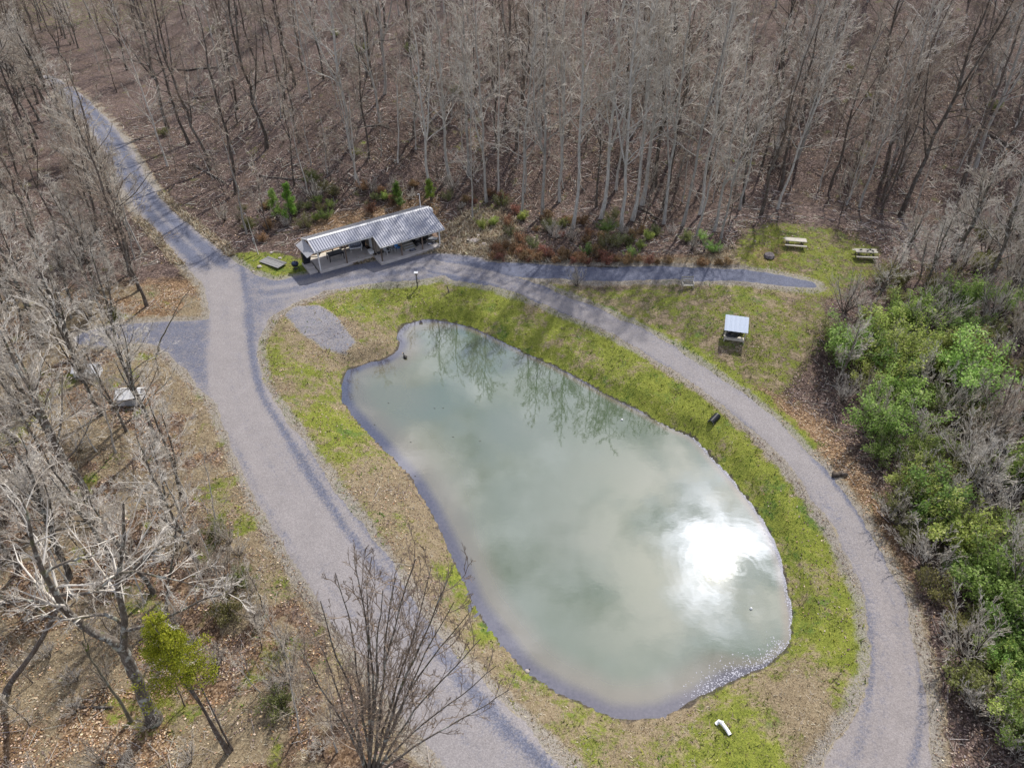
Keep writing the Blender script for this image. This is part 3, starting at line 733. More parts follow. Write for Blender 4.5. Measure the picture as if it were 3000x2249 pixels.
# pond: a fine sheet of water with its depth from the shore
def make_pond():
    x0, y0, x1, y1 = bbox(POND, 1.0)
    X, Y = np.meshgrid(np.arange(x0, x1, 0.3), np.arange(y0, y1, 0.3))
    d = poly_sdf(X, Y, POND)
    keep = (d > -0.6).ravel(); ids = np.arange(X.size).reshape(X.shape)
    q = np.stack([ids[:-1, :-1], ids[:-1, 1:], ids[1:, 1:], ids[1:, :-1]], -1).reshape(-1, 4); q = q[keep[q].all(1)]
    used = np.unique(q); rm = -np.ones(X.size, int); rm[used] = np.arange(len(used))
    me = np_mesh('pond', np.stack([X, Y, 0 * X], -1).reshape(-1, 3)[used], rm[q], True)
    px, py, _ = project(X, Y, 0 * X); px, py = px / S, py / S
    silt = 0.75 * smooth(220, 40, np.hypot((px - 900) * 0.9, (py - 1050) * 0.6)) * smooth(6, 2, d)
    silt = np.maximum(silt, 0.8 * smooth(1440, 1530, py + 0.05 * px - 80)); silt = np.maximum(silt, 0.65 * smooth(160, 30, np.hypot(px - 820, py - 820)))
    # water deepens faster on the far bank, slowly on the west and south sides
    far = smooth(860, 1000, px - 0.9 * (py - 690)) 
    dep = np.clip(d / (3.8 - 2.6 * far), 0, 1)
    vcol(me, 'mask', np.stack([dep, silt, 0 * d, 0 * d + 1], -1).reshape(-1, 4)[used])
    return tag(link('pond', me, M['water']), kind='structure')
make_pond()

# ------------------------------------------------------------------ ground cover: grass blades, fallen leaves, twigs, foam (uncountable stuff)
def scatter(n, bounds, dens_fn):
    x0, y0, x1, y1 = bounds
    x = RNG.uniform(x0, x1, n); y = RNG.uniform(y0, y1, n)
    k = RNG.random(n) < dens_fn(x, y)
    return x[k], y[k]
def visible(x, y, pad=60):
    z = gzv(x, y); px, py, fw = project(x, y, z)
    return (fw > 0) & (px > -pad) & (px < 3000 + pad) & (py > -pad) & (py < 2249 + pad * 2)
def offroad_pt(x, y, m=-0.15): return (road_g(x, y) + (vnoise(x, y, 2.6, 4) - 0.5) * 0.8 < m) & (pond_g(x, y) < -0.1)
def cards(name, x, y, z, size, tiltmax, colors, mat, aspect=0.6, blade=False):
    n = len(x); az = RNG.uniform(0, 2 * np.pi, n)
    if blade:                                                        # upright pointed tuft: three blades
        Vs, Fs, Cs = [], [], []
        for b in range(2):
            a = az + b * 2.1 + RNG.normal(0, 0.4, n); h = size * RNG.uniform(0.6, 1.2, n); w = size * aspect
            lean = RNG.uniform(0.15, tiltmax, n) * h
            bx, by = np.cos(a), np.sin(a)
            ox, oy = x + RNG.normal(0, 0.05, n), y + RNG.normal(0, 0.05, n)
            p0 = np.stack([ox - by * w, oy + bx * w, z - 0.02], -1); p1 = np.stack([ox + by * w, oy - bx * w, z - 0.02], -1)
            p2 = np.stack([ox + bx * lean, oy + by * lean, z + h], -1)
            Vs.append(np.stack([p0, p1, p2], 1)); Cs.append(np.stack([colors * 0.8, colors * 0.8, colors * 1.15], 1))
        V = np.concatenate(Vs).reshape(-1, 3); C = np.concatenate(Cs).reshape(-1, 3)
        F = np.arange(len(V)).reshape(-1, 3)
    else:
        t = RNG.uniform(-tiltmax, tiltmax, n); t2 = RNG.uniform(-tiltmax, tiltmax, n); L = size; w = size * aspect
        ux, uy = np.cos(az), np.sin(az)
        e1 = np.stack([ux, uy, t], -1) * (L / 2)[:, None]; e2 = np.stack([-uy, ux, t2], -1) * (w / 2)[:, None]
        c = np.stack([x, y, z + 0.012 + np.abs(t) * L / 2 + np.abs(t2) * w / 2], -1)
        V = np.stack([c - e1, c - e2, c + e1, c + e2], 1).reshape(-1, 3)
        C = np.repeat(colors, 4, 0); F = np.arange(len(V)).reshape(-1, 4)
    me = np_mesh(name, V, F); vcol(me, 'shade', np.concatenate([np.clip(C, 0, 1), np.ones((len(C), 1))], 1))
    return link(name, me, mat)
def pick(n, stops, jitter=0.15):
    s = np.array(stops); c = s[RNG.integers(0, len(s), n)]
    return c * RNG.uniform(1 - jitter * 1.5, 1 + jitter, (n, 1)) * RNG.uniform(1 - jitter / 3, 1 + jitter / 3, (n, 3))
def add_grass():
    x, y = scatter(820000, (-44, 11, 45, 84), lambda x, y: np.ones(x.size))
    v = visible(x, y); x, y = x[v], y[v]
    g, t, r = masks_g(x, y); ok = offroad_pt(x, y, 0.1)
    p = RNG.random(x.size); nz = vnoise(x, y, 1.0, 3)
    k1 = ok & (g + (nz - 0.5) * 0.9 > 0.42) & (p < 0.62)
    xs, ys = x[k1], y[k1]; n = len(xs)
    lush = vnoise(xs + 30, ys, 5.0, 3)
    col = pick(n, [(0.155, 0.190, 0.028), (0.22, 0.245, 0.042), (0.115, 0.145, 0.022), (0.33, 0.32, 0.09), (0.07, 0.085, 0.018), (0.36, 0.30, 0.18), (0.22, 0.165, 0.10), (0.29, 0.235, 0.14)])
    lu = pick(n, [(0.095, 0.180, 0.022), (0.13, 0.23, 0.033), (0.20, 0.29, 0.06), (0.065, 0.125, 0.017), (0.26, 0.24, 0.10)])
    ye = pick(n, [(0.36, 0.365, 0.075), (0.30, 0.325, 0.05), (0.43, 0.40, 0.14)])
    col = np.where((lush > 0.52)[:, None], lu, col); col = np.where((vnoise(xs, ys + 70, 3.0, 3) > 0.60)[:, None], ye, col)
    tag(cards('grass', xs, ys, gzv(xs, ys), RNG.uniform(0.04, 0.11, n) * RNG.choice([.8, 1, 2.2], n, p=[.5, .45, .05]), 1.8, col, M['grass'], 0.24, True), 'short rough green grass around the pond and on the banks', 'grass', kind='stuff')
    k2 = ok & ~k1 & (t + (nz - 0.5) * 0.8 > 0.38) & (p < 0.42)
    xs, ys = x[k2], y[k2]; n = len(xs)
    col = pick(n, [(0.40, 0.33, 0.23), (0.50, 0.43, 0.31), (0.31, 0.24, 0.15), (0.60, 0.54, 0.42), (0.22, 0.16, 0.10)])
    sz = RNG.uniform(0.05, 0.15, n) * (1 + 1.6 * (ys > 66))
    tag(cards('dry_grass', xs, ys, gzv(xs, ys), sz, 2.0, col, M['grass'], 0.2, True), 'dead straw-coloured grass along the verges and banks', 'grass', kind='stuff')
add_grass()
def add_litter():
    x = np.concatenate([RNG.uniform(-48, -4, 210000), RNG.uniform(18, 50, 120000), RNG.uniform(-60, 70, 200000)])
    y = np.concatenate([RNG.uniform(9, 62, 210000), RNG.uniform(10, 75, 120000), RNG.uniform(66, 122, 200000)])
    v = visible(x, y); x, y = x[v], y[v]
    g, t, r = masks_g(x, y); ok = offroad_pt(x, y, -0.1) & (RNG.random(x.size) < np.where(g > 0.4, 0.10, np.where(t > 0.45, 0.30, 1.0)) * smooth(0.30, 0.55, vnoise(x, y, 2.0, 3)))
    x, y, r = x[ok], y[ok], r[ok]; n = len(x)
    c1 = pick(n, [(0.125, 0.087, 0.074), (0.175, 0.126, 0.107), (0.075, 0.052, 0.044), (0.25, 0.19, 0.162), (0.15, 0.102, 0.088), (0.095, 0.066, 0.056), (0.35, 0.285, 0.25)], 0.2)
    c2 = pick(n, [(0.34, 0.23, 0.132), (0.45, 0.33, 0.215), (0.20, 0.12, 0.066), (0.56, 0.45, 0.33), (0.30, 0.18, 0.095)], 0.2)
    col = np.where((r + RNG.normal(0, 0.2, n) > 0.55)[:, None], c2, c1)
    tag(cards('leaf_litter', x, y, gzv(x, y), RNG.uniform(0.06, 0.17, n) * np.where(y > 66, 1.35, 1.0), 0.55, col, M['leaf_litter'], 0.62), 'brown fallen leaves carpeting the woodland floor', 'leaves', kind='stuff')
    # dead twigs and sticks on the forest floor
    g2 = mg_g(x, y); k = (RNG.random(n) < np.where(y > 66, 0.085, 0.05)) & (g2 < 0.25); x, y = x[k], y[k]; n = len(x)
    L = RNG.uniform(0.2, 1.3, n); a = RNG.uniform(0, 2 * np.pi, n); w = RNG.uniform(0.006, 0.016, n) * np.where(y > 66, 1.9, 1.0)
    x2, y2 = x + L * np.cos(a), y + L * np.sin(a); z1, z2 = gzv(x, y) + 0.04, gzv(x2, y2) + 0.04 + RNG.random(n) * 0.18
    P0 = np.stack([x, y, z1], -1); P1 = np.stack([x2, y2, z2], -1); N = np.stack([-np.sin(a), np.cos(a), 0 * a], -1) * w[:, None]; U = np.array([0, 0, 1.0]) * w[:, None] * 1.6
    V = np.stack([P0 - N, P0 + N, P0 + U, P1 - N, P1 + N, P1 + U], 1).reshape(-1, 3); b = np.arange(n)[:, None] * 6
    F = np.concatenate([b + np.array([0, 3, 5, 2]), b + np.array([2, 5, 4, 1])])
    me = np_mesh('fallen_twigs', V, F); c = pick(n, [(0.30, 0.27, 0.23), (0.16, 0.13, 0.11), (0.40, 0.37, 0.33)], 0.2)
    vcol(me, 'shade', np.concatenate([np.repeat(c, 6, 0), np.ones((6 * n, 1))], 1))
    tag(link('fallen_twigs', me, M['leaf_litter']), 'dead twigs and sticks scattered over the woodland floor', 'twigs', kind='stuff')
add_litter()
def add_foam():
    pts = catmull(POND, 6, True); n = len(pts)
    ppx, ppy, _ = project(pts[:, 0], pts[:, 1], 0 * pts[:, 0]); ppx, ppy = ppx / S, ppy / S
    east = smooth(1380, 1560, ppx) * (ppy > 880) * smooth(1545, 1500, ppy)
    cen = pts.mean(0); V, F = [], []
    for i in range(n):
        for k in range(int(RNG.poisson(9 * east[i]))):
            wide = 0.5 if ppy[i] > 1400 else 0.12
            inn = abs(RNG.normal(0, wide)) + 0.02; d = cen - pts[i]; d /= np.linalg.norm(d)
            c = pts[i] + d * inn + RNG.normal(0, 0.09, 2); r = RNG.uniform(0.015, 0.05); m = 6; b = len(V); ph = RNG.random() * 6
            V += [(c[0] + r * RNG.uniform(.6, 1.2) * math.cos(ph + 2 * math.pi * j / m), c[1] + r * RNG.uniform(.6, 1.2) * math.sin(ph + 2 * math.pi * j / m), 0.006) for j in range(m)] + [(c[0], c[1], 0.02)]
            F += [(b + j, b + (j + 1) % m, b + m) for j in range(m)]
    tag(link('shore_foam', np_mesh('shore_foam', np.array(V), np.array(F)), M['foam']), 'pale froth washed along the east shore of the pond', 'foam', kind='stuff')
add_foam()

# ------------------------------------------------------------------ the cabin with its open pavilion (local frame: u along the front, n to the back, z up from the slab)
YAW = math.radians(33.5)
SLAB_Z = 2.0
CA = at(940, 794, SLAB_Z)
cabin = empty('cabin', 'long metal-roofed cabin with open pavilion and front porch beside the gravel road', 'cabin', (CA[0], CA[1], SLAB_Z), YAW)
def cab(u, n, z=0.0):
    return Vector((CA[0] + u * math.cos(YAW) - n * math.sin(YAW), CA[1] + u * math.sin(YAW) + n * math.cos(YAW), SLAB_Z + z))
MB().box((2.97, 1.45, -0.25), (6.0, 2.95, 0.5)).build('pavilion_floor', M['concrete'], cabin, bevel=0.02)
MB().box((3.0, 3.27, -0.27), (6.1, 0.66, 0.5)).build('back_apron', M['concrete_old'], cabin)
MB().box((9.44, -0.98, -0.26), (7.05, 1.95, 0.5)).build('porch_floor', M['concrete'], cabin, bevel=0.02)
# roof planes: ridge at n=1.55 z=2.98; one slope of 0.345 to the front
RID_N, RID_Z, SLOPE = 1.55, 2.98, 0.345
def front_z(n): return RID_Z - SLOPE * (RID_N - n)
def back_z(n): return RID_Z - 0.34 * (n - RID_N)
roof = MB().box((6.6, RID_N, RID_Z - 0.14), (13.7, 0.08, 0.14)).build('roof', M['post'], cabin)
def roof_sheet(u0, u1, nA, nB, zf, lift, mat):
    """one ribbed sheet between two n positions, ribs along the slope"""
    V, F = [], []
    us = []; nr = 3; w = (u1 - u0) / nr
    for i in range(nr):
        b = u0 + i * w
        us += [(b, 0), (b + w * 0.74, 0), (b + w * 0.76, 0.065), (b + w * 0.93, 0.065), (b + w * 0.95, 0)]
    us.append((u1, 0))
    for n in (nA, nB):
        for (u, h) in us: V.append((u, n, zf(n) + h + lift))
    k = len(us)
    for i in range(k - 1): F.append((i, i + 1, k + i + 1, k + i))
    me = bpy.data.meshes.new('roof_sheet'); me.from_pydata(V, [], F); me.update()
    o = link('roof_sheet', me, mat, roof); s = o.modifiers.new('thick', 'SOLIDIFY'); s.thickness = 0.012; return o
PV0, PV1, CB1 = -0.32, 6.02, 13.62
EAVE_P, EAVE_C, SEAM = -0.22, -1.92, -0.15
for i in range(8):
    w = (PV1 - PV0) / 8; roof_sheet(PV0 + i * w, PV0 + (i + 1) * w - 0.003, EAVE_P, RID_N - 0.03, front_z, 0.0, M['roof'])
    roof_sheet(PV0 + i * w, PV0 + (i + 1) * w - 0.003, RID_N + 0.03, 3.75, back_z, 0.0, M['roof_side'])
for i in range(9):
    w = (CB1 - PV1) / 9; a, b = PV1 + i * w, PV1 + (i + 1) * w - 0.003
    roof_sheet(a, b, SEAM, RID_N - 0.03, front_z, 0.016, M['roof']); roof_sheet(a, b, EAVE_C, SEAM + 0.12, front_z, 0.0, M['roof'])
    roof_sheet(a, b, RID_N + 0.03, 3.75, back_z, 0.0, M['roof_side'])
MB().add([(PV0 - .02, RID_N - .22, front_z(RID_N - .22) + .05), (CB1 + .02, RID_N - .22, front_z(RID_N - .22) + .05), (CB1 + .02, RID_N, RID_Z + .085), (PV0 - .02, RID_N, RID_Z + .085), (CB1 + .02, RID_N + .22, back_z(RID_N + .22) + .05), (PV0 - .02, RID_N + .22, back_z(RID_N + .22) + .05)],
         [(0, 1, 2, 3), (3, 2, 4, 5)]).build('ridge_cap', M['trim'], roof)
MB().box(((PV0 + PV1) / 2, EAVE_P + .03, front_z(EAVE_P) - 0.10), (PV1 - PV0, 0.04, 0.15)).build('fascia', M['trim'], roof)
MB().box(((CB1 + PV1) / 2, EAVE_C + .03, front_z(EAVE_C) - 0.09), (CB1 - PV1, 0.04, 0.13)).build('fascia', M['trim'], roof)
g = MB(); g.tube([(PV1 + 0.1, EAVE_C - .05, front_z(EAVE_C) - .05), (CB1 - 0.05, EAVE_C - .05, front_z(EAVE_C) - .06)], 0.055, 8); g.build('gutter', M['trim'], roof, True)
MB().box(((CB1 + PV1) / 2 - .15, EAVE_C - .05, front_z(EAVE_C) - .008), (CB1 - PV1 - .4, 0.05, 0.016)).build('gutter_mouth_shade', M['trim_dark'], roof)  # near-black strip painted as the shade inside the gutter
for a, b in (((PV0, EAVE_P), (PV0, RID_N)), ((PV1 + .01, EAVE_C), (PV1 + .01, EAVE_P)), ((CB1, EAVE_C), (CB1, RID_N))):
    MB().bar((a[0], a[1], front_z(a[1]) - .06), (b[0], b[1], front_z(b[1]) - .06), 0.035, 0.13).build('rake_board', M['trim'], roof)
MB().bar((CB1, RID_N, RID_Z - .06), (CB1, 3.7, back_z(3.7) - .06), 0.035, 0.13).build('rake_board', M['trim'], roof)
MB().bar((PV0, RID_N, RID_Z - .06), (PV0, 3.7, back_z(3.7) - .06), 0.035, 0.13).build('rake_board', M['trim'], roof)
# rafters and beam seen under the pavilion eave
MB().bar((PV0 + .1, 0.05, 2.28), (PV1, 0.05, 2.28), 0.1, 0.16).build('eave_beam', M['post'], cabin)
MB().bar((PV0 + .1, 3.1, 2.20), (PV1, 3.1, 2.20), 0.1, 0.16).build('eave_beam', M['post'], cabin)
MB().bar((PV1 + .1, -1.62, 1.76), (CB1 - .2, -1.62, 1.76), 0.1, 0.12).build('eave_beam', M['post'], cabin)
for i in range(12):
    u = PV0 + 0.25 + i * 0.54
    MB().bar((u, EAVE_P + .1, front_z(EAVE_P) - .11), (u, RID_N - .05, RID_Z - .16), 0.045, 0.12).build('rafter', M['post'], roof)
# sheet awning hung along the west gable
aw = MB(); U = []
for i in range(15):
    n = -0.15 + i * 0.235
    U.append((n, 0.03 if i % 2 else 0.0))
V = [(-0.30, n, 2.30 + h + 0.18 * (1 - abs(n - 1.55) / 1.7)) for n, h in U] + [(-1.18, n, 1.92 + h) for n, h in U]
k = len(U); aw.add(V, [(i, i + 1, k + i + 1, k + i) for i in range(k - 1)])
o = aw.build('gable_awning', M['roof_side'], cabin); o.modifiers.new('thick', 'SOLIDIFY').thickness = 0.012
for n in (0.1, 3.0): MB().bar((-0.05, n, 1.62), (-1.1, n, 1.90), 0.06).build('awning_brace', M['post'], cabin)
# posts
for u, n, top, mt in ((0.03, 0.06, 2.22, 'trim'), (2.95, 0.06, 2.22, 'post'), (2.6, 3.1, 2.13, 'post'), (0.05, 3.1, 2.13, 'post'), (5.6, 3.1, 2.13, 'post'), (6.2, -1.62, 1.72, 'post'), (8.5, -1.62, 1.72, 'post'), (10.95, -1.66, 1.72, 'post'), (13.05, -1.68, 1.72, 'trim')):
    p = MB().box((u, n, top / 2), (0.12, 0.12, top)).build('post', M[mt], cabin, bevel=0.008)
for u, du in ((0.09, 0.42), (2.89, -0.45), (3.01, 0.45)):
    MB().bar((u, 0.06, 1.72), (u + du, 0.06, 2.20), 0.09).build('knee_brace', M['post'], cabin)
# boarded room
FLOOR = 0.5
wall_f = MB().box((9.62, 0.06, 1.42), (6.62, 0.04, 1.80)).build('front_wall', M['post'], cabin)
door_u0, door_u1 = 9.35, 10.22
u = 6.36; i = 0
while u < 12.9:
    w = 0.19
    if u + w < door_u0 or u > door_u1:
        MB().box((u + w / 2, 0.015 + 0.006 * (i % 2), 0.30 + 1.04), (w - 0.012, 0.035, 2.06 + 0.03 * math.sin(i * 2.3))).build('board', M['board'], wall_f)
    u += w; i += 1
wall_s = MB().box((6.34, 1.62, 1.30), (0.04, 3.0, 2.1)).build('side_wall', M['post'], cabin)
n = 0.05; i = 0
while n < 3.05:
    if not 0.95 < n < 1.75:
        h = min(front_z(n), back_z(n)) - 0.30
        MB().box((6.305 + .005 * (i % 2), n + 0.095, 0.12 + (h) / 2), (0.035, 0.178, h - .05)).build('board', M['board'], wall_s)
    n += 0.19; i += 1
sd = MB().box((6.30, 1.38, 1.2), (0.05, 0.78, 1.95)).build('door', M['trim'], cabin)
MB().box((6.268, 1.38, 1.25), (0.02, 0.6, 1.6)).build('panel', M['door'], sd)
MB().box((12.92, 1.65, 1.30), (0.06, 3.15, 2.2)).build('end_wall', M['board'], cabin); MB().box((9.6, 3.25, 1.2), (6.6, 0.06, 2.3)).build('back_wall', M['board'], cabin)
MB().add([(12.95, 0.05, 2.38), (12.95, 3.2, 2.38), (12.95, RID_N, RID_Z - .08), (12.90, 0.05, 2.38), (12.90, 3.2, 2.38), (12.90, RID_N, RID_Z - .08)], [(0, 1, 2), (5, 4, 3), (0, 3, 4, 1), (1, 4, 5, 2), (2, 5, 3, 0)]).build('gable_wall', M['board'], cabin)
MB().box((9.62, 0.35, 0.12), (6.5, 0.5, 0.24)).build('crawl_space_shade', M['trim_dark'], cabin)  # near-black box painted as the shade under the raised room
dr = MB().box((9.785, 0.01, FLOOR + .85), (0.92, 0.06, 1.74)).build('door', M['trim'], cabin)
MB().box((9.785, -0.035, FLOOR + .95), (0.66, 0.03, 1.3)).build('glass', M['glass'], dr)
MB().lathe([(0.0, -.02), (0.03, -.02), (0.03, .02), (0.0, .02)], 8, (9.42, -.06, FLOOR + .8)).build('handle', M['steel'], dr)
st = MB().box((9.8, -0.20, 0.21), (1.2, 0.36, 0.42)).build('steps', M['concrete'], cabin)
for k, (nn, zz) in enumerate(((-0.24, 0.435), (-0.52, 0.285), (-0.80, 0.135))):
    MB().box((9.8, nn, zz), (1.26, 0.33, 0.05)).build('tread', M['grey_wood'], st)
    MB().box((9.8, nn - .10, zz - .09), (1.2, 0.03, 0.13)).build('riser', M['cushion_grey'], st)
for uu in (9.17, 10.43): MB().bar((uu, -0.05, 0.40), (uu, -0.98, 0.06), 0.05, 0.20).build('stringer', M['grey_wood'], st)
MB().box((12.2, -0.012, 1.55), (0.11, 0.04, 0.22)).build('wall_lamp', M['black'], cabin)
# west end: dark steps down from the pavilion
we = MB().box((-0.62, 1.9, -0.10), (0.85, 1.5, 0.30)).build('end_steps', M['concrete'], cabin)
MB().box((-0.62, 0.75, -0.20), (0.85, 0.75, 0.24)).build('tread', M['concrete'], we)
# stove pipe mast and ridge-end vent on the east end
mp = MB(); b = Vector((13.15, 2.6, 2.35)); mp.tube([b, b + Vector((0, 0, 1.75)), b + Vector((-.03, 0, 1.86)), b + Vector((-.14, 0, 1.88)), b + Vector((-.2, 0, 1.80))], 0.04, 8); mp.build('service_mast', M['trim'], cabin, True)
vt = MB(); vt.box((13.78, 1.35, 2.72), (0.26, 0.7, 0.34), taper=0.7); vt.build('gable_vent', M['white'], cabin, bevel=0.02)

# ------------------------------------------------------------------ things on the pavilion and the porch
def thing(name, label, cat, u, n, rz=0.0, z=0.0, group=None):
    return empty(name, label, cat, cab(u, n, z), YAW + rz, group)
def legs4(t, w, d, h, r, mat, name='leg', inset=0.0, splay=0.0):
    for sx in (-1, 1):
        for sy in (-1, 1):
            MB().bar((sx * (w / 2 - inset + splay), sy * (d / 2 - inset + splay), 0), (sx * (w / 2 - inset), sy * (d / 2 - inset), h), r).build(name, mat, t)
t = thing('dining_table', 'long black dining table under the open pavilion roof', 'table', 2.30, 1.55)
MB().box((0, 0, 0.74), (1.62, 0.92, 0.05)).build('tabletop', M['navy'], t, bevel=0.01); MB().box((0, 0, 0.67), (1.5, 0.8, 0.09)).build('apron', M['black'], t)
legs4(t, 1.62, 0.92, 0.72, 0.075, M['black'], inset=0.04)
def stool(label, u, n, rz):
    t = thing('wire_stool', label, 'stool', u, n, rz, group='wire stools tucked under the black table')
    MB().lathe([(0.15, 0.43), (0.165, 0.445), (0.15, 0.46)], 12).build('seat', M['grey_wood'], t)
    for k in range(4):
        a = math.pi / 4 + k * math.pi / 2
        MB().bar((0.2 * math.cos(a), 0.2 * math.sin(a), 0), (0.1 * math.cos(a), 0.1 * math.sin(a), 0.43), 0.02).build('leg', M['steel'], t)
    MB().ring((0, 0, 0.18), 0.15, 0.009, 14, 4).build('foot_ring', M['steel'], t)
stool('wire stool under the black table, nearest the white corner post', 1.95, 1.02, 0.2); stool('middle wire stool under the front edge of the black table', 2.30, 1.04, 0.5); stool('wire stool under the black table, nearest the brown post', 2.65, 1.02, 0.9)
t = thing('wicker_loveseat', 'white wicker loveseat with grey cushions facing out of the pavilion', 'loveseat', 4.85, 2.15, -0.25)
MB().box((0, 0, 0.36), (1.2, 0.62, 0.08)).build('seat_frame', M['wicker'], t, bevel=0.02)
bk = MB(); prof = [(-.64, .42), (-.66, .78), (-.55, .95), (-.25, 1.02), (.25, 1.02), (.55, .95), (.66, .78), (.64, .42)]
bk.add([(x, .26 + (.08 if z > .5 else 0), z) for x, z in prof] + [(x, .33 + (.08 if z > .5 else 0), z) for x, z in prof], [tuple(range(8)), tuple(range(15, 7, -1))] + [(i, (i + 1) % 8, 8 + (i + 1) % 8, 8 + i) for i in range(8)]); bk.build('backrest', M['wicker'], t)
for s_ in (-1, 1):
    MB().tube([(s_ * .62, .28, .78), (s_ * .68, .0, .68), (s_ * .66, -.3, .62), (s_ * .62, -.33, .36)], 0.05, 6).build('armrest', M['wicker'], t, True)
    MB().tube([(s_ * .55, -.27, .36), (s_ * .58, -.30, 0)], 0.03, 6).build('leg', M['wicker'], t); MB().tube([(s_ * .55, .27, .36), (s_ * .58, .30, 0)], 0.03, 6).build('leg', M['wicker'], t)
    MB().box((s_ * .29, -.02, .44), (0.56, .56, .1)).build('seat_cushion', M['cushion_grey'], t, bevel=.03); MB().box((s_ * .29, .22, .68), (0.54, .12, .40), (-.15, 0, 0)).build('back_cushion', M['cushion_grey'], t, bevel=.04)
def chair(name, label, cat, u, n, rz, fab, frame, backh=.82, rounded=True, group=None):
    t = thing(name, label, cat, u, n, rz, group=group)
    MB().box((0, 0, .42), (.46, .44, .045)).build('seat', fab, t, bevel=.015)
    b = MB(); m = 9; pr = [(-.23, .46)] + [(-.25 * math.cos(math.pi * i / (m - 1)), .46 + (backh - .62) + .20 * math.sin(math.pi * i / (m - 1))) for i in range(m)] + [(.23, .46)]
    k = len(pr); b.add([(x, .20 + (z - .46) * .25, z) for x, z in pr] + [(x, .235 + (z - .46) * .25, z) for x, z in pr], [tuple(range(k)), tuple(range(2 * k - 1, k - 1, -1))] + [(i, (i + 1) % k, k + (i + 1) % k, k + i) for i in range(k)]); b.build('backrest', fab, t)
    for s_ in (-1, 1):
        MB().tube([(s_ * .24, -.22, 0), (s_ * .225, -.2, .42)], .016, 6).build('leg', frame, t); MB().tube([(s_ * .24, .26, 0), (s_ * .225, .2, .42)], .016, 6).build('leg', frame, t)
        MB().tube([(s_ * .25, -.2, .42), (s_ * .27, -.2, .62), (s_ * .27, .22, .64)], .016, 6).build('armrest', frame, t)
    return t
chair('patio_chair', 'grey mesh patio chair on the porch, nearest the pavilion', 'chair', 7.25, -0.62, 0.5, M['grey_mesh'], M['trim'], group='grey patio chairs on the porch')
chair('patio_chair', 'grey mesh patio chair on the porch, next to the blue chair', 'chair', 7.95, -0.46, 0.15, M['grey_mesh'], M['trim'], group='grey patio chairs on the porch')
chair('blue_chair', 'bright blue round-backed chair on the porch beside the steps', 'chair', 8.55, -0.55, 0.35, M['blue'], M['trim'], .98)
t = thing('side_table', 'small dark round table between the grey porch chairs', 'table', 7.62, -0.25)
MB().lathe([(.27, .5), (.28, .52), (.27, .54)], 16).build('tabletop', M['black'], t); MB().tube([(0, 0, 0), (0, 0, .5)], .025, 8).build('stem', M['black'], t); MB().lathe([(.18, 0), (.18, .02), (.05, .04)], 12).build('base', M['black'], t)
def swivel(label, u, n, rz):
    t = thing('swivel_chair', label, 'chair', u, n, rz, group='black swivel chairs on the porch')
    MB().ring((0, 0, .035), .27, .03, 22, 6).build('ring_base', M['black'], t)
    for a in (0, math.pi / 2): MB().bar((-.25 * math.cos(a), -.25 * math.sin(a), .04), (.25 * math.cos(a), .25 * math.sin(a), .041 + a * .01), .04, .03).build('spoke', M['black'], t)
    MB().tube([(0, 0, .04), (0, .06, .34)], .035, 8).build('stem', M['black'], t)
    MB().box((0, .12, .38), (.5, .48, .06)).build('seat', M['black'], t, bevel=.02); MB().box((0, .40, .72), (.5, .05, .66), (-.2, 0, 0)).build('backrest', M['black'], t, bevel=.02)
    for s_ in (-1, 1): MB().tube([(s_ * .28, .36, .6), (s_ * .29, -.05, .58), (s_ * .27, -.08, .38)], .02, 6).build('armrest', M['black'], t)
swivel('black swivel porch chair with ring base, next to the steps', 10.75, -0.42, 0.25); swivel('black swivel porch chair with ring base, behind the thin brown post', 11.62, -0.46, -0.1)
t = thing('lounge_chair', 'low lounge chair with pale cushion at the east end of the porch', 'lounge chair', 12.62, -0.55, 0.9)
MB().box((0, -.15, .28), (.62, 1.1, .06)).build('frame', M['black'], t); MB().box((0, -.15, .35), (.56, 1.04, .09)).build('cushion', M['grey_mesh'], t, bevel=.03)
MB().box((0, .52, .58), (.6, .06, .66), (-.55, 0, 0)).build('backrest', M['black'], t, bevel=.02); legs4(t, .6, 1.1, .27, .04, M['black'], inset=.03)
t = thing('serving_dish', 'turquoise round tray on a thin stand at the east end of the porch', 'tray', 13.05, 0.55)
MB().lathe([(.05, .78), (.30, .80), (.33, .85), (.30, .84), (.05, .81)], 18).build('tray', M['turquoise'], t, True); MB().tube([(0, 0, 0), (0, 0, .79)], .02, 6).build('stem', M['black'], t); MB().lathe([(.16, -.02), (.16, .01), (.03, .03)], 10).build('foot', M['black'], t)
def rug(label, u, n, w, d, rz):
    t = thing('door_mat', label, 'mat', u, n, rz, group='dark mats on the porch floor')
    MB().box((0, 0, .008), (w, d, .016)).build('backing', M['mat_rug'], t); MB().box((0, 0, .018), (w * .62, d * .5, .008)).build('centre_panel', M['cushion_grey'], t)
rug('dark door mat at the foot of the porch steps', 9.95, -1.22, .72, .42, 0.0); rug('dark mat with pale square at the east end of the porch', 12.2, -1.0, .66, .46, 0.0)
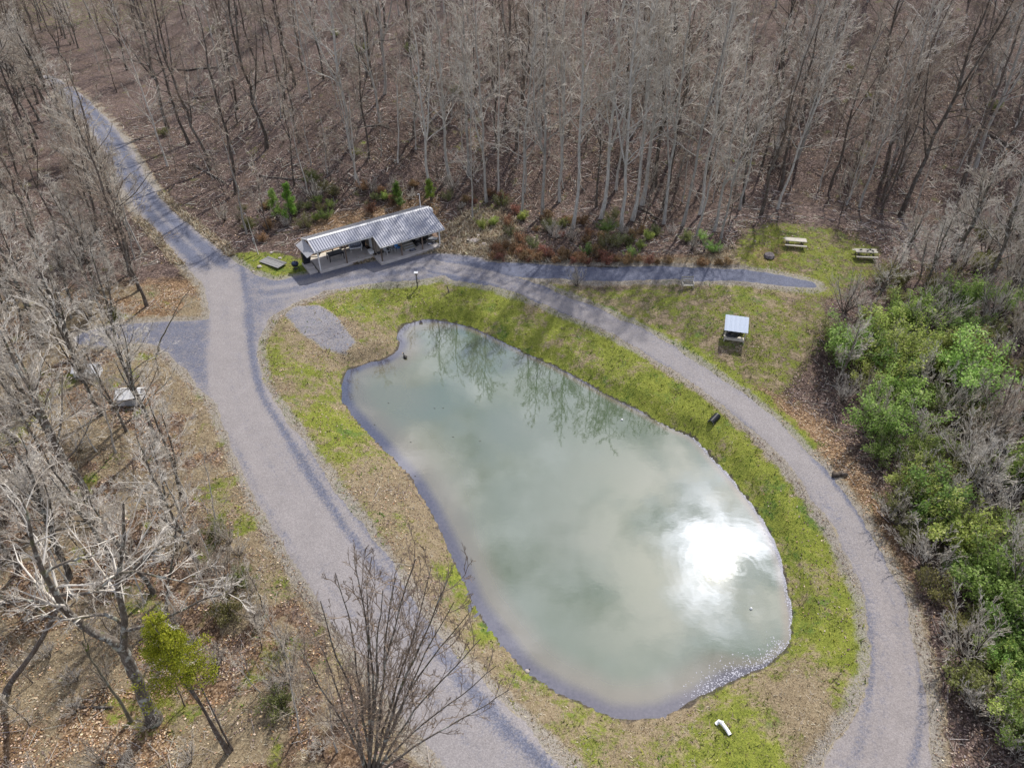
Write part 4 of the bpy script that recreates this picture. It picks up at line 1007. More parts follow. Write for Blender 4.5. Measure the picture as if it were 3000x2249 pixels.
# things under the back of the pavilion
t = thing('storage_box', 'low white box against the side wall of the cabin room', 'box', 5.95, 0.72); MB().box((0, 0, .14), (.46, .62, .28)).build('body', M['white'], t, bevel=.01); MB().box((0, 0, .30), (.5, .66, .05)).build('lid', M['white'], t, bevel=.01)
t = thing('refrigerator', 'tall black refrigerator behind the white loveseat', 'refrigerator', 5.72, 2.62); MB().box((0, 0, .85), (.66, .66, 1.66)).build('body', M['black'], t, bevel=.02); MB().box((0, -.35, .62), (.64, .05, 1.1)).build('door', M['navy'], t); MB().box((0, -.35, 1.42), (.64, .05, .46)).build('freezer_door', M['navy'], t); MB().box((-.26, -.39, 1.0), (.03, .03, .4)).build('handle', M['steel'], t); 
for sx in (-1, 1):
    MB().box((sx * .25, 0, .012), (.06, .5, .03)).build('foot', M['black'], t)
t = thing('beverage_cooler', 'yellow drinks cooler on the bench at the back of the pavilion', 'cooler', 4.55, 2.93, z=.62); MB().lathe([(.15, 0), (.16, .05), (.16, .32), (.15, .36)], 14).build('body', M['yellow'], t, True); MB().lathe([(.165, .36), (.165, .42), (.08, .45)], 14).build('lid', M['white'], t); MB().box((0, -.17, .07), (.04, .05, .04)).build('tap', M['white'], t)
t = thing('work_bench', 'dark bench along the back edge of the pavilion', 'bench', 4.2, 2.98); MB().box((0, 0, .59), (1.6, .5, .05)).build('top', M['dark_wood'], t); legs4(t, 1.6, .5, .57, .07, M['dark_wood'], inset=.05); MB().box((0, .02, .25), (1.5, .4, .03)).build('shelf', M['dark_wood'], t)
t = empty('bistro_table', 'small mint-green round table behind the pavilion', 'table', (0, 0, 0)); p = ground(*[float(v) for v in project(*cab(1.55, 4.0, 0))[:2]]); t.location = p
MB().lathe([(.40, .66), (.42, .69), (.40, .71)], 20).build('tabletop', M['mint'], t)
for k in range(3):
    a = k * 2.094; MB().tube([(.3 * math.cos(a), .3 * math.sin(a), 0), (.05 * math.cos(a), .05 * math.sin(a), .4), (.22 * math.cos(a), .22 * math.sin(a), .66)], .014, 6).build('leg', M['mint'], t)
def bistro(label, u, n, rz):
    p = cab(u, n); p.z = gz(p.x, p.y)
    t = empty('bistro_chair', label, 'chair', p, YAW + rz, 'bistro chairs behind the pavilion')
    MB().lathe([(.19, .43), (.20, .45), (.19, .46)], 14).build('seat', M['white'], t)
    for k in range(4):
        a = .785 + k * 1.571; MB().tube([(.2 * math.cos(a), .2 * math.sin(a), 0), (.15 * math.cos(a), .15 * math.sin(a), .43)], .011, 5).build('leg', M['black'], t)
    MB().tube([(-.17, .1, .44), (-.18, .16, .75), (-.09, .2, .88), (.09, .2, .88), (.18, .16, .75), (.17, .1, .44)], .012, 6).build('back_hoop', M['black'], t)
bistro('black bistro chair with white seat right of the mint table', 2.35, 3.95, -1.2); bistro('black bistro chair with white seat left of the mint table', 0.75, 3.85, 1.3)
t = thing('black_panel_box', 'cupboard-shaped black panel standing at the west end of the pavilion', 'cabinet', -0.62, 2.35, z=.05)  # built as a cupboard; stands in for a black panel by shaded steps
MB().box((0, 0, .62), (.72, .5, 1.14)).build('carcass', M['black'], t, bevel=.01); MB().box((-.18, -.265, .62), (.33, .03, 1.05)).build('door', M['navy'], t); MB().box((.18, -.265, .62), (.33, .03, 1.05)).build('door', M['navy'], t); MB().box((0, 0, .025), (.66, .44, .05)).build('plinth', M['trim_dark'], t)

# ------------------------------------------------------------------ things on the ground round about
t = empty('kettle_grill', 'dark round charcoal grill with blue lid on the grass left of the cabin', 'grill', ground(868, 792))
MB().lathe([(.10, .48), (.30, .56), (.37, .74), (.37, .78)], 18).build('bowl', M['black'], t, True); MB().lathe([(.38, .78), (.36, .90), (.22, 1.0), (.04, 1.03)], 18).build('lid', M['kettle'], t, True); MB().box((0, 0, 1.06), (.14, .03, .04)).build('lid_handle', M['black'], t)
for k in range(3):
    a = .5 + k * 2.094; MB().tube([(.36 * math.cos(a), .36 * math.sin(a), 0), (.22 * math.cos(a), .22 * math.sin(a), .56)], .02, 6).build('leg', M['black'], t)
MB().lathe([(.2, .2), (.22, .22), (.2, .24)], 14).build('ash_pan', M['black'], t)
p0, p1 = ground(778, 764), ground(824, 782); mid = (p0 + p1) / 2
t = empty('timber_platform', 'weathered plank platform lying on the grass left of the grill', 'platform', mid, math.atan2((p1 - p0).y, (p1 - p0).x)); L_ = (p1 - p0).length
for k in range(6): MB().box((0, -.55 + k * .22, .20 + .008 * (k % 2)), (L_ + .5, .205, .05)).build('plank', M['plank'], t)
for k in (-1, 1): MB().box((k * L_ * .4, 0, .085), (.12, 1.25, .17)).build('bearer', M['dark_wood'], t)
# leaning service pole with its meter box, left of the cabin
b = ground(757, 745); t = empty('service_pole', 'thin leaning utility pole with grey meter box at the edge of the woods', 'pole', b)
top = Vector((-0.55, 0.7, 4.3)); MB().tube([(0, 0, -.1), top * .5, top], [.06, .05, .04], 8).build('pole', M['grey_wood'], t, True)
MB().box(top * .38 + Vector((0, -.12, 0)), (.22, .14, .34), (0, -.1, 0)).build('meter_box', M['steel'], t, bevel=.01); MB().box(top * .30 + Vector((0, -.11, 0)), (.15, .1, .22), (0, -.1, 0)).build('junction_box', M['steel'], t)
MB().tube([top, top + Vector((-.05, 0, .12)), top + Vector((-.2, 0, .12)), top + Vector((-.25, 0, .02))], .03, 6).build('weather_head', M['steel'], t)
MB().bar((-.9, .35, .55), (-.05, .03, .35), .05).build('stay', M['grey_wood'], t)
# bird house on its post by the pond
b = ground(1223, 842); t = empty('bird_house', 'white-roofed bird box on a thin dark post above the pond', 'bird house', b)
MB().box((0, 0, .75), (.09, .09, 1.55)).build('post', M['dark_wood'], t); h = MB().box((0, 0, 1.62), (.26, .26, .22)).build('box', M['post'], t)
MB().add([(-.19, -.2, 1.73), (.19, -.2, 1.73), (.19, 0, 1.86), (-.19, 0, 1.86), (.19, .2, 1.73), (-.19, .2, 1.73)], [(0, 1, 2, 3), (3, 2, 4, 5), (1, 4, 2), (0, 3, 5), (0, 5, 4, 1)]).build('roof', M['white'], t)
b = ground(1317, 857); t = empty('fence_stake', 'short leaning dark stake in the grass right of the bird box', 'stake', b); MB().bar((0, 0, -.1), (-.22, .12, .62), .08).build('shaft', M['dark_wood'], t); MB().box((-.22, .12, .63), (.10, .10, .03)).build('cap', M['black'], t)
# picnic tables
def picnic(label, a, b, rz_extra, lay, tidy):
    t = empty('picnic_table', label, 'picnic table', (a + b) / 2, math.atan2((b - a).y, (b - a).x) + rz_extra, 'picnic tables in the clearing')
    n = 5
    for k in range(n):
        o = MB().box((0 if tidy else .06 * math.sin(k * 2.6), -.32 + k * .16, .74 + (0 if tidy else .006 * k)), (2.15, .145, .045), (0, 0, 0 if tidy else .02 * math.sin(k * 5))).build('top_plank', M['grey_wood'], t)
    for s_ in (-1, 1):
        for q in (0, 1): MB().box((0, s_ * (.66 + .13 * q), .43), (2.15, .12, .045)).build('seat_plank', M['grey_wood'], t)
        for e in (-1, 1): MB().bar((e * .75, s_ * .62, 0), (e * .75, s_ * .12, .71), .05, .1).build('leg', M['dark_wood'], t)
        MB().bar((s_ * .70, -.78, .385), (s_ * .70, .78, .385), .05, .09).build('seat_bearer', M['dark_wood'], t); MB().bar((s_ * .80, -.36, .69), (s_ * .80, .36, .69), .05, .07).build('top_bearer', M['dark_wood'], t)
    return t
a, b = ground(2294, 718), ground(2359, 724); t1 = picnic('long grey picnic table in the clearing, beside the leaf-strewn edge', a, b, 0.0, 0, True)
a, b = ground(2506, 748), ground(2556, 760); t2 = picnic('weathered picnic table with loose boards at the far right of the clearing', a, b, 0.35, 0, False)
for k, (x, y) in enumerate(((-.5, .1), (.1, -.12), (.45, .2), (.62, -.1))):
    q = Matrix.Rotation(t2.rotation_euler.z, 3, 'Z') @ Vector((x, y, 0)); o = MB().box((0, 0, .04), (.24, .12, .08), (0, 0, k * .7)).build('wood_offcut', M['dark_wood'], None, loc=t2.location + q + Vector((0, 0, .778 + .008)), bevel=.01)
    tag(o, ('dark wood offcut at the left end of the loose-boarded picnic table', 'dark wood offcut near the middle front of the loose-boarded picnic table', 'dark wood offcut at the back right of the loose-boarded picnic table', 'dark wood offcut at the right end of the loose-boarded picnic table')[k], 'wood offcut', 'wood offcuts on the picnic table')
# wooden garden bench by the upper track
b = ground(2013, 844); t = empty('wooden_bench', 'weathered grey slatted bench beside the upper track', 'bench', b, math.radians(2))
for k, z in enumerate((.55, .78, 1.02)): MB().box((0, .26 + .06 * k, z), (1.15, .035, .10)).build('back_slat', M['grey_wood'], t)
for k in range(4): MB().box((0, -.24 + k * .13, .43), (1.15, .09, .035)).build('seat_slat', M['grey_wood'], t)
for s_ in (-1, 1):
    MB().bar((s_ * .54, .24, 0), (s_ * .54, .42, 1.1), .06).build('back_leg', M['grey_wood'], t); MB().bar((s_ * .54, -.24, 0), (s_ * .54, -.24, .62), .06).build('front_leg', M['grey_wood'], t); MB().bar((s_ * .54, -.28, .63), (s_ * .54, .3, .65), .08, .04)  .build('armrest', M['grey_wood'], t)
MB().bar((-.5, .29, .48), (.15, .36, .98), .05, .03).build('brace', M['cushion_grey'], t)
# lean-to shelter with a sheet roof over a tarped wood pile
zb = ground(2150, 985); t = empty('lean_to_shelter', 'small lean-to with blue-white metal roof on the grassy bank', 'shelter', zb, math.radians(-14)); t.scale = (.88, .88, .88)
rf = MB(); V = []; nseg = 10
for i in range(nseg + 1):
    x = -1.15 + 2.3 * i / nseg; hh = .02 if i % 2 else 0
    V.append((x, -1.0, 1.22 + hh))
for i in range(nseg + 1):
    x = -1.15 + 2.3 * i / nseg; hh = .02 if i % 2 else 0
    V.append((x, 1.05, 1.80 + hh))
rf.add(V, [(i, i + 1, nseg + 2 + i, nseg + 1 + i) for i in range(nseg)]); o = rf.build('roof', M['sheet_roof'], t); o.modifiers.new('thick', 'SOLIDIFY').thickness = .02
for sx in (-1, 1):
    MB().bar((sx * .95, -.8, -.25), (sx * .95, -.8, 1.26), .09).build('post', M['grey_wood'], t); MB().bar((sx * .95, .85, -.1), (sx * .95, .85, 1.72), .09).build('post', M['grey_wood'], t)
    MB().bar((sx * .95, -.95, 1.20), (sx * .95, 1.0, 1.74), .05, .08).build('rafter', M['dark_wood'], t)
MB().bar((-1.1, -.92, 1.19), (1.1, -.92, 1.19), .04, .08).build('front_beam', M['dark_wood'], t)
MB().box((0, 0.05, .04), (2.0, 1.7, .10)).build('floor', M['concrete_old'], t)
for k in range(5): MB().box((0, .92, .25 + k * .24), (1.95, .03, .22)).build('back_board', M['board'], t)
tp = zb + Matrix.Rotation(math.radians(-14), 3, 'Z') @ Vector((-.05, .25, .09)); tt = empty('tarp_bundle', 'crumpled black tarp bundle under the lean-to roof', 'tarp', tp, 0.3)
tb = MB(); tb.lathe([(.72, 0), (.66, .18), (.52, .36), (.36, .46), (.12, .50)], 12); tb.v = [(x * (1 + .18 * math.sin(7 * x + 5 * z)), y * .75 * (1 + .15 * math.cos(9 * y + 3 * x)), z * (1 + .2 * math.sin(6 * x))) for x, y, z in tb.v]; tb.build('cover', M['tarp'], tt)
MB().tube([(-.5, -.3, .28), (0, -.42, .36), (.45, -.2, .30)], .015, 5).build('rope', M['grey_wood'], tt)
# pipes
b = ground(2088, 1232); t = empty('culvert_pipe', 'black corrugated culvert pipe end above the east shore', 'pipe', b, 0)
d = Vector((-.62, -.62, -.18)).normalized(); a0 = Vector((0.45, 0.40, 0.22)); pts = [a0 + d * (.07 * k) for k in range(15)]; rr = [.27 + (.02 if k % 2 else 0) for k in range(15)]
MB().tube(pts, rr, 14, cap=False).build('outer_wall', M['pipe_black'], t, True); MB().tube(pts[2:], .235, 14, cap=False).build('inner_wall', M['trim_dark'], t, True)
e = pts[-1]; rg = MB(); xx = d.cross(Vector((0, 0, 1))).normalized(); yy = xx.cross(d)
ring = [e + (xx * math.cos(k * math.pi / 7) + yy * math.sin(k * math.pi / 7)) * .285 for k in range(14)]; ring2 = [e + (xx * math.cos(k * math.pi / 7) + yy * math.sin(k * math.pi / 7)) * .232 for k in range(14)]
rg.add(ring + ring2, [(k, (k + 1) % 14, 14 + (k + 1) % 14, 14 + k) for k in range(14)]); rg.build('rim', M['steel'], t)
a, b = ground(2108, 2118), ground(2138, 2153); t = empty('drain_pipe', 'white plastic pipe with bent end on the grass below the pond', 'pipe', (a + b) / 2); dv = (b - a) / 2
MB().tube([-dv * 1.08 + Vector((-.16, -.05, .02)), -dv + Vector((-.05, .02, .20)), -dv * .75 + Vector((0, 0, .25)), dv * .4 + Vector((0, 0, .17)), dv + Vector((0, 0, .06))], .10, 12).build('barrel', M['pipe_white'], t, True); MB().tube([-dv * .78 + Vector((0, 0, .255)), -dv * .66 + Vector((0, 0, .25))], .13, 12).build('collar', M['pipe_white'], t)
# white-roofed sheds half hidden by the branches on the west side
def shed(label, px, py, w, d, h, rz):
    b = ground(px, py); t = empty('white_shed', label, 'shed', b, rz, 'low white-roofed sheds among the western trees')
    MB().box((0, 0, h / 2 - .1), (w, d, h + .2)).build('wall', M['trim'], t)
    for s_ in (-1, 1):
        V = [(-w / 2 - .1, s_ * (d / 2 + .1), h - .03), (w / 2 + .1, s_ * (d / 2 + .1), h - .03), (w / 2 + .1, 0, h + .42), (-w / 2 - .1, 0, h + .42)]
        o = MB().add(V, [(0, 1, 2, 3)]).build('roof_slope', M['trim'], t); o.modifiers.new('thick', 'SOLIDIFY').thickness = .04
    MB().box((0, -d / 2 - .02, h * .45), (.6, .04, h * .85)).build('door', M['grey_mesh'], t)
shed('low white-roofed shed behind the mossy trees, nearest the gravel road', 388, 1172, 1.8, 1.3, .7, .05); shed('low white-roofed shed deeper among the western trees', 262, 1098, 1.9, 1.1, .7, .05)
# stones by the track junction, stump, duck, floating debris
def rock(name, label, px, py, r, flat=.6, mat='stone', cat='rock', group=None, seed=1):
    rn = random.Random(seed); b = ground(px, py); m = MB(); m.lathe([(r * .75, -r * .15), (r, r * .15), (r * .85, r * flat * .8), (r * .4, r * flat), (r * .1, r * flat * 1.02)], 9)
    m.v = [(x * rn.uniform(.82, 1.15), y * rn.uniform(.82, 1.15), z) for x, y, z in m.v]
    return tag(m.build(name, M[mat], None, loc=b), label, cat, group)
rock('flat_stone', 'large flat pale stone on the verge right of the cabin', 1389, 706, .55, .35, seed=3)
rock('boulder', 'purple-grey boulder at the left edge of the picnic clearing', 2252, 752, .62, .6, 'boulder', seed=5)
for i, (px, py) in enumerate(((1372, 699), (1400, 690), (1418, 715), (1436, 735), (795, 741), (760, 782), (742, 796), (820, 757))):
    rock('field_stone', ('small pale stone beside the flat stone by the cabin', 'small stone behind the flat stone by the cabin', 'small stone right of the flat stone by the cabin', 'small stone on the verge where the upper track starts', 'small stone above the plank platform', 'small stone left of the plank platform', 'small stone at the grass corner by the road fork', 'small stone between platform and grill')[i], px, py, .16 + .05 * (i % 3), .6, seed=20 + i, group='loose stones near the cabin')
b = ground(1371, 711); t = empty('cut_stump', 'short dark tree stump beside the flat stone', 'stump', b); MB().lathe([(.20, -.05), (.15, .1), (.14, .34), (.10, .36)], 10).build('trunk', M['bark_dark'], t); MB().lathe([(.12, .355), (.11, .372), (.02, .374)], 10).build('cut_face', M['grey_wood'], t)
d0 = at(1187, 1047, 0.0); t = empty('duck', 'small dark duck swimming near the north-west shore', 'duck', (d0[0], d0[1], 0.0), 2.2)
bd = MB(); bd.tube([(-.30, 0, .10), (-.22, 0, .08), (-.05, 0, .07), (.12, 0, .08), (.20, 0, .13), (.22, 0, .22), (.24, 0, .28), (.30, 0, .30), (.36, 0, .28)], [.015, .06, .13, .12, .075, .05, .06, .055, .015], 10); bd.build('body', M['duck'], t, True)
MB().box((.40, 0, .275), (.07, .04, .018)).build('bill', M['yellow'], t)
for s_ in (-1, 1): MB().tube([(.08, s_ * .10, .10), (-.1, s_ * .125, .12), (-.26, s_ * .05, .13)], [.03, .045, .01], 6).build('wing', M['duck'], t, True)
b = at(1544, 1966, 0.0); t = empty('basking_turtle', 'small dark turtle at the south-west water edge', 'turtle', (b[0], b[1], 0.0), .7)
MB().lathe([(.13, -.01), (.15, .03), (.11, .08), (.03, .10)], 12).build('shell', M['stone'], t, True); MB().tube([(.13, 0, .03), (.2, 0, .05), (.24, 0, .05)], [.03, .03, .02], 6).build('head', M['duck'], t, True)
for i, (px, py) in enumerate(((1138, 1181), (1273, 1196), (1298, 1195), (1097, 1244), (1327, 1280), (1203, 1295), (1406, 1292), (1216, 1395))):
    b = at(px, py, 0); m = MB(); m.tube([(-.12, 0, .012), (0, .02, .02), (.13, -.03, .014)], [.012, .03, .010], 6); m.box((.03, .06, .012), (.10, .05, .012), (0, 0, .6))
    m.v = [(x * .6, y * .6, z * .7) for x, y, z in m.v]; tag(m.build('floating_leaf_clump', M['dark_wood'], None, loc=(b[0], b[1], .0)), 'tiny dark clump of leaves floating on the open water', 'leaves', 'leaf clumps floating on the pond')
b = at(1822, 1230, 0); m = MB(); m.lathe([(.03, -.03), (.09, .0), (.10, .05), (.05, .11), (.01, .12)], 10); tag(m.build('float_ball', M['white'], None, True, loc=(b[0], b[1], 0)), 'small white ball floating among the tree reflections', 'float')
b = at(2200, 1783, 0); m = MB(); m.lathe([(.03, -.03), (.08, .0), (.09, .04), (.04, .14), (.01, .15)], 10); tag(m.build('fishing_float', M['white'], None, True, loc=(b[0], b[1], 0)), 'tiny white float on the water near the south-east shore', 'float')
# bare clay terrace beside the cabin's east end
tz = MB(); pts = [cab(13.6, -1.2), cab(15.9, -.9), cab(15.6, 1.6), cab(13.7, 1.8)]
tz.add([(p.x, p.y, gz(p.x, p.y) + .03) for p in pts] + [(p.x, p.y, gz(p.x, p.y) - .4) for p in pts], [(0, 1, 2, 3), (0, 4, 5, 1), (1, 5, 6, 2), (2, 6, 7, 3), (3, 7, 4, 0)]); tag(tz.build('dirt_terrace', M['dirt']), kind='structure')

# ------------------------------------------------------------------ trees and brush
def nrm(v): return v / (np.linalg.norm(v, axis=-1, keepdims=True) + 1e-9)
def tubes_mesh(groups):
    """groups: list of (P[M,N,3], R[M,N], sides) -> verts, quads"""
    Vs, Fs, base = [], [], 0
    for P, R, sdn in groups:
        Mn, N, _ = P.shape
        d = nrm(P[:, -1] - P[:, 0]); ref = np.where(np.abs(d[:, 2:3]) < 0.9, np.array([[0, 0, 1.0]]), np.array([[1.0, 0, 0]]))
        a = nrm(np.cross(d, ref)); b = np.cross(a, d)
        ang = np.arange(sdn) * 2 * np.pi / sdn
        ring = np.cos(ang)[None, :, None] * a[:, None] + np.sin(ang)[None, :, None] * b[:, None]
        V = P[:, :, None, :] + R[:, :, None, None] * ring[:, None]
        Vs.append(V.reshape(-1, 3))
        i = np.arange(Mn)[:, None, None] * N * sdn + np.arange(N - 1)[None, :, None] * sdn; k = np.arange(sdn)[None, None]; k2 = (k + 1) % sdn
        Fs.append(np.stack([i + k, i + k2, i + sdn + k2, i + sdn + k], -1).reshape(-1, 4) + base); base += Mn * N * sdn
    return np.concatenate(Vs), np.concatenate(Fs)
def spawn(rg, P, R, c, t0, t1, ang, ratio, N, up, rr, wob, minr, taper=0.25, lshape=0.55, tspread=0.15):
    Mn, Np, _ = P.shape
    L = np.linalg.norm(np.diff(P, axis=1), axis=2).sum(1)
    ix = np.repeat(np.arange(Mn), c); t = t0 + (t1 - t0) * ((np.tile(np.arange(c), Mn) + rg.random(Mn * c)) / c)
    f = np.clip(t * (Np - 1), 0, Np - 1.001); i = f.astype(int); w = (f - i)[:, None]
    pos = P[ix, i] * (1 - w) + P[ix, i + 1] * w; d = nrm(P[ix, i + 1] - P[ix, i]); rp = R[ix, i] * (1 - w[:, 0]) + R[ix, i + 1] * w[:, 0]
    per = nrm(np.cross(d, rg.normal(size=d.shape))); a = ang * (1 - 0.35 * (t - t0) / (t1 - t0 + 1e-6)) + rg.normal(0, tspread, len(t)); a = a[:, None]
    dr = nrm(d * np.cos(a) + per * np.sin(a) + np.array([0, 0, up]) * 0.5)
    ln = L[ix] * ratio * rg.uniform(0.6, 1.15, len(t)) * (1 - lshape * (t - t0) / (t1 - t0 + 1e-6))
    out = [pos]; cur = dr
    for k in range(N - 1):
        out.append(out[-1] + cur * (ln / (N - 1))[:, None]); cur = nrm(cur + rg.normal(0, wob, cur.shape) + np.array([0, 0, up * 0.5]))
    Q = np.stack(out, 1); r0 = np.maximum(np.minimum(rp * rr, rp * 0.92), minr)
    RR = r0[:, None] * np.linspace(1, taper, N)[None]; RR = np.maximum(RR, minr * 0.55)
    return Q, RR
def trunk_pts(rg, h, r, N=12, wob=0.012, lean=(0, 0), flare=1.5, tip=0.12):
    z = np.linspace(-0.25, h, N); x = np.cumsum(rg.normal(0, wob * h / N * 3, N)); y = np.cumsum(rg.normal(0, wob * h / N * 3, N)); x -= x[0]; y -= y[0]
    tt = np.linspace(0, 1, N); P = np.stack([x + lean[0] * h * tt ** 1.2, y + lean[1] * h * tt ** 1.2, z], -1)[None]
    R = r * ((1 - tt) ** 0.75 * (1 - tip) + tip); R[0] *= flare; R[1] *= 1.08
    return P, R[None]
def tree_source(name, seed, h, r, cs=0.35, n1=20, a1=0.85, r1=0.26, n2=6, n3=5, n4=4, up=0.25, fork=0, bark='bark_pale', twig='twig_pale', minr=0.013, wob=0.12, trunk_wob=0.012, lean=(0, 0)):
    rg = np.random.default_rng(seed)
    P0, R0 = trunk_pts(rg, h, r, 13, trunk_wob, lean); trunks = [(P0, R0, 8)]
    src = [(P0, R0)]
    if fork:
        Pf, Rf = spawn(rg, P0, R0, fork, 0.22, 0.5, 0.35, 0.62, 9, 0.35, 0.75, 0.05, 0.03, 0.12, 0.2); trunks.append((Pf, Rf, 7)); src.append((Pf, Rf))
    fine = []
    for k, (P, R) in enumerate(src):
        c1 = n1 if k == 0 else max(6, n1 // 2)
        P1, R1 = spawn(rg, P, R, c1, cs if k == 0 else 0.25, 0.98, a1, r1 if k == 0 else r1 * 1.1, 6, up, 0.45, wob, minr * 1.8)
        P2, R2 = spawn(rg, P1, R1, n2, 0.22, 1.0, 0.75, 0.46, 4, up * 0.8, 0.55, wob * 1.2, minr * 1.3)
        P3, R3 = spawn(rg, P2, R2, n3, 0.2, 1.0, 0.7, 0.5, 3, up * 0.6, 0.6, wob * 1.5, minr)
        P4, R4 = spawn(rg, P3, R3, n4, 0.25, 1.0, 0.65, 0.62, 2, up * 0.5, 0.7, wob, minr * 0.85)
        big = R1[:, 0] > 0.045
        trunks.append((P1[big], R1[big], 5)) if big.any() else None
        if (~big).any(): fine.append((P1[~big], R1[~big], 4))
        fine += [(P2, R2, 4), (P3, R3, 3), (P4, R4, 3)]
    root = empty(name, 'x', 'tree'); V, F = tubes_mesh(trunks); link('trunk', np_mesh('trunk', V, F, True), M[bark], root)
    V, F = tubes_mesh(fine); link('crown', np_mesh('crown', V, F, True), M[twig], root)
    return root
def leaves_on(rg, pts, n, spread, size, aspect=0.5, droop=0.3):
    b = pts[rg.integers(0, len(pts), n)] + rg.normal(0, spread, (n, 3)); d = nrm(rg.normal(size=(n, 3)) + np.array([0, 0, -droop])); s_ = nrm(np.cross(d, rg.normal(size=(n, 3))))
    L = size * rg.uniform(0.6, 1.3, n)[:, None]; V = np.stack([b, b + d * L * .5 + s_ * L * aspect * .5, b + d * L, b + d * L * .5 - s_ * L * aspect * .5], 1).reshape(-1, 3)
    return V, np.arange(4 * n).reshape(-1, 4), b
def leaf_obj(name, V, F, shade, mat, root):
    me = np_mesh(name, V, F); c = np.repeat(shade, 4); vcol(me, 'shade', np.stack([c, c, c, np.ones_like(c)], -1)); return link(name, me, mat, root)
def bush_source(name, seed, h, stems, spread, n2=8, n3=5, bark='bark_dark', twig='twig_pale', minr=0.010, leaves=0, leaf_mat=None, leaf_size=0.13, cat='shrub', up=0.25, clump=0.16):
    rg = np.random.default_rng(seed)
    a = rg.uniform(0, 2 * np.pi, stems); rad = rg.uniform(0, 0.12, stems); b = np.stack([np.cos(a) * rad, np.sin(a) * rad, np.full(stems, -0.12)], -1)
    tilt = rg.uniform(0.05, spread, stems); d = np.stack([np.cos(a) * np.sin(tilt), np.sin(a) * np.sin(tilt), np.cos(tilt)], -1); ln = h * rg.uniform(0.65, 1.1, stems); out = [b]; cur = d
    for k in range(6): out.append(out[-1] + cur * (ln / 6)[:, None]); cur = nrm(cur + rg.normal(0, 0.10, cur.shape) + np.array([0, 0, 0.03]) + (np.stack([np.cos(a), np.sin(a), 0 * a - .5], -1) * 0.05 if leaves else 0))
    P = np.stack(out, 1); r0 = 0.012 + 0.008 * h * rg.uniform(.7, 1.3, stems); R = r0[:, None] * np.linspace(1, .25, 7)[None]
    P2, R2 = spawn(rg, P, R, n2, 0.2, 1.0, 0.6, 0.42, 4, up, 0.6, 0.13, minr); P3, R3 = spawn(rg, P2, R2, n3, 0.15, 1.0, 0.6, 0.5, 3, up * .7, 0.7, 0.15, minr * .85); P4, R4 = spawn(rg, P3, R3, 3, 0.3, 1.0, 0.6, 0.55, 2, up * .5, 0.8, 0.15, minr * .75)
    root = empty(name, 'x', cat); V, F = tubes_mesh([(P, R, 5)]); link('stems', np_mesh('stems', V, F, True), M[bark], root)
    V, F = tubes_mesh([(P2, R2, 3), (P3, R3, 3), (P4, R4, 3)]); link('twigs', np_mesh('twigs', V, F, True), M[twig], root)
    if leaves:
        pts = np.concatenate([P2[:, 1:].reshape(-1, 3), P3.reshape(-1, 3), P4.reshape(-1, 3)]); pts = pts[pts[:, 2] > h * .12]
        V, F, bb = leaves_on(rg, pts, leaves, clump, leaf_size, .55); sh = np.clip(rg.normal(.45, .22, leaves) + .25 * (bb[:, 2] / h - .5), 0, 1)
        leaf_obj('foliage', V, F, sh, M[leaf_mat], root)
    return root
SRC = {}
for k in range(5): SRC['poplar%d' % k] = tree_source('poplar_tree', 100 + k, 26 + k % 3, 0.155 + .025 * (k % 3), cs=.26 + .06 * (k % 2), n1=26, a1=.95, r1=.23, n2=6, n3=5, n4=3, up=.16, fork=(0, 1, 1, 2, 1)[k], minr=.018, wob=.18, trunk_wob=.022, twig='twig_white')
for k in range(4): SRC['wood%d' % k] = tree_source('forest_tree', 200 + k, 19 + 2 * k, 0.15 + .025 * k, cs=.26, n1=22, a1=1.05, r1=.27, n2=6, n3=5, n4=3, up=.10, fork=(1, 1, 0, 2)[k], wob=.20, bark='bark_dark', twig='twig_brown' if k % 2 else 'twig_pale', minr=.0155, trunk_wob=.035)
for k in range(4): SRC['spread%d' % k] = tree_source('spreading_tree', 300 + k, 10 + 1.2 * k, 0.15 + .02 * k, cs=.22, n1=17, a1=1.0, r1=.40, n2=7, n3=6, n4=4, up=.14, fork=(2, 1, 2, 3)[k], bark='bark_lichen', twig='twig_white', minr=.0105, wob=.17, trunk_wob=.03)
for k in range(3): SRC['sapling%d' % k] = tree_source('sapling', 400 + k, 6.5 + 1.5 * k, 0.055 + .012 * k, cs=.18, n1=17, a1=.95, r1=.30, n2=5, n3=4, n4=3, up=.14, wob=.18, bark='bark_pale' if k else 'bark_dark', twig='twig_brown' if k == 1 else 'twig_pale', minr=.011, trunk_wob=.03)
for k in range(3): SRC['brush%d' % k] = bush_source('bare_shrub', 500 + k, 2.2 + .5 * k, 13, .75, twig='twig_white' if k != 1 else 'twig_pale', minr=.010)
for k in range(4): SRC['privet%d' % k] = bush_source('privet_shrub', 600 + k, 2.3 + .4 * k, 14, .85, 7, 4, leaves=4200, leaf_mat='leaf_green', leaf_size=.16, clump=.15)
for k in range(3): SRC['honey%d' % k] = bush_source('honeysuckle_shrub', 650 + k, 1.9 + .3 * k, 16, 1.0, 8, 4, leaves=2300, leaf_mat='leaf_olive', leaf_size=.14, clump=.12)
for k in range(2): SRC['dry%d' % k] = bush_source('dead_leaf_shrub', 680 + k, 1.0 + .3 * k, 12, 1.0, 6, 4, leaves=900, leaf_mat='leaf_dry', leaf_size=.15, clump=.12, twig='twig_brown')
SRC_USED = set()
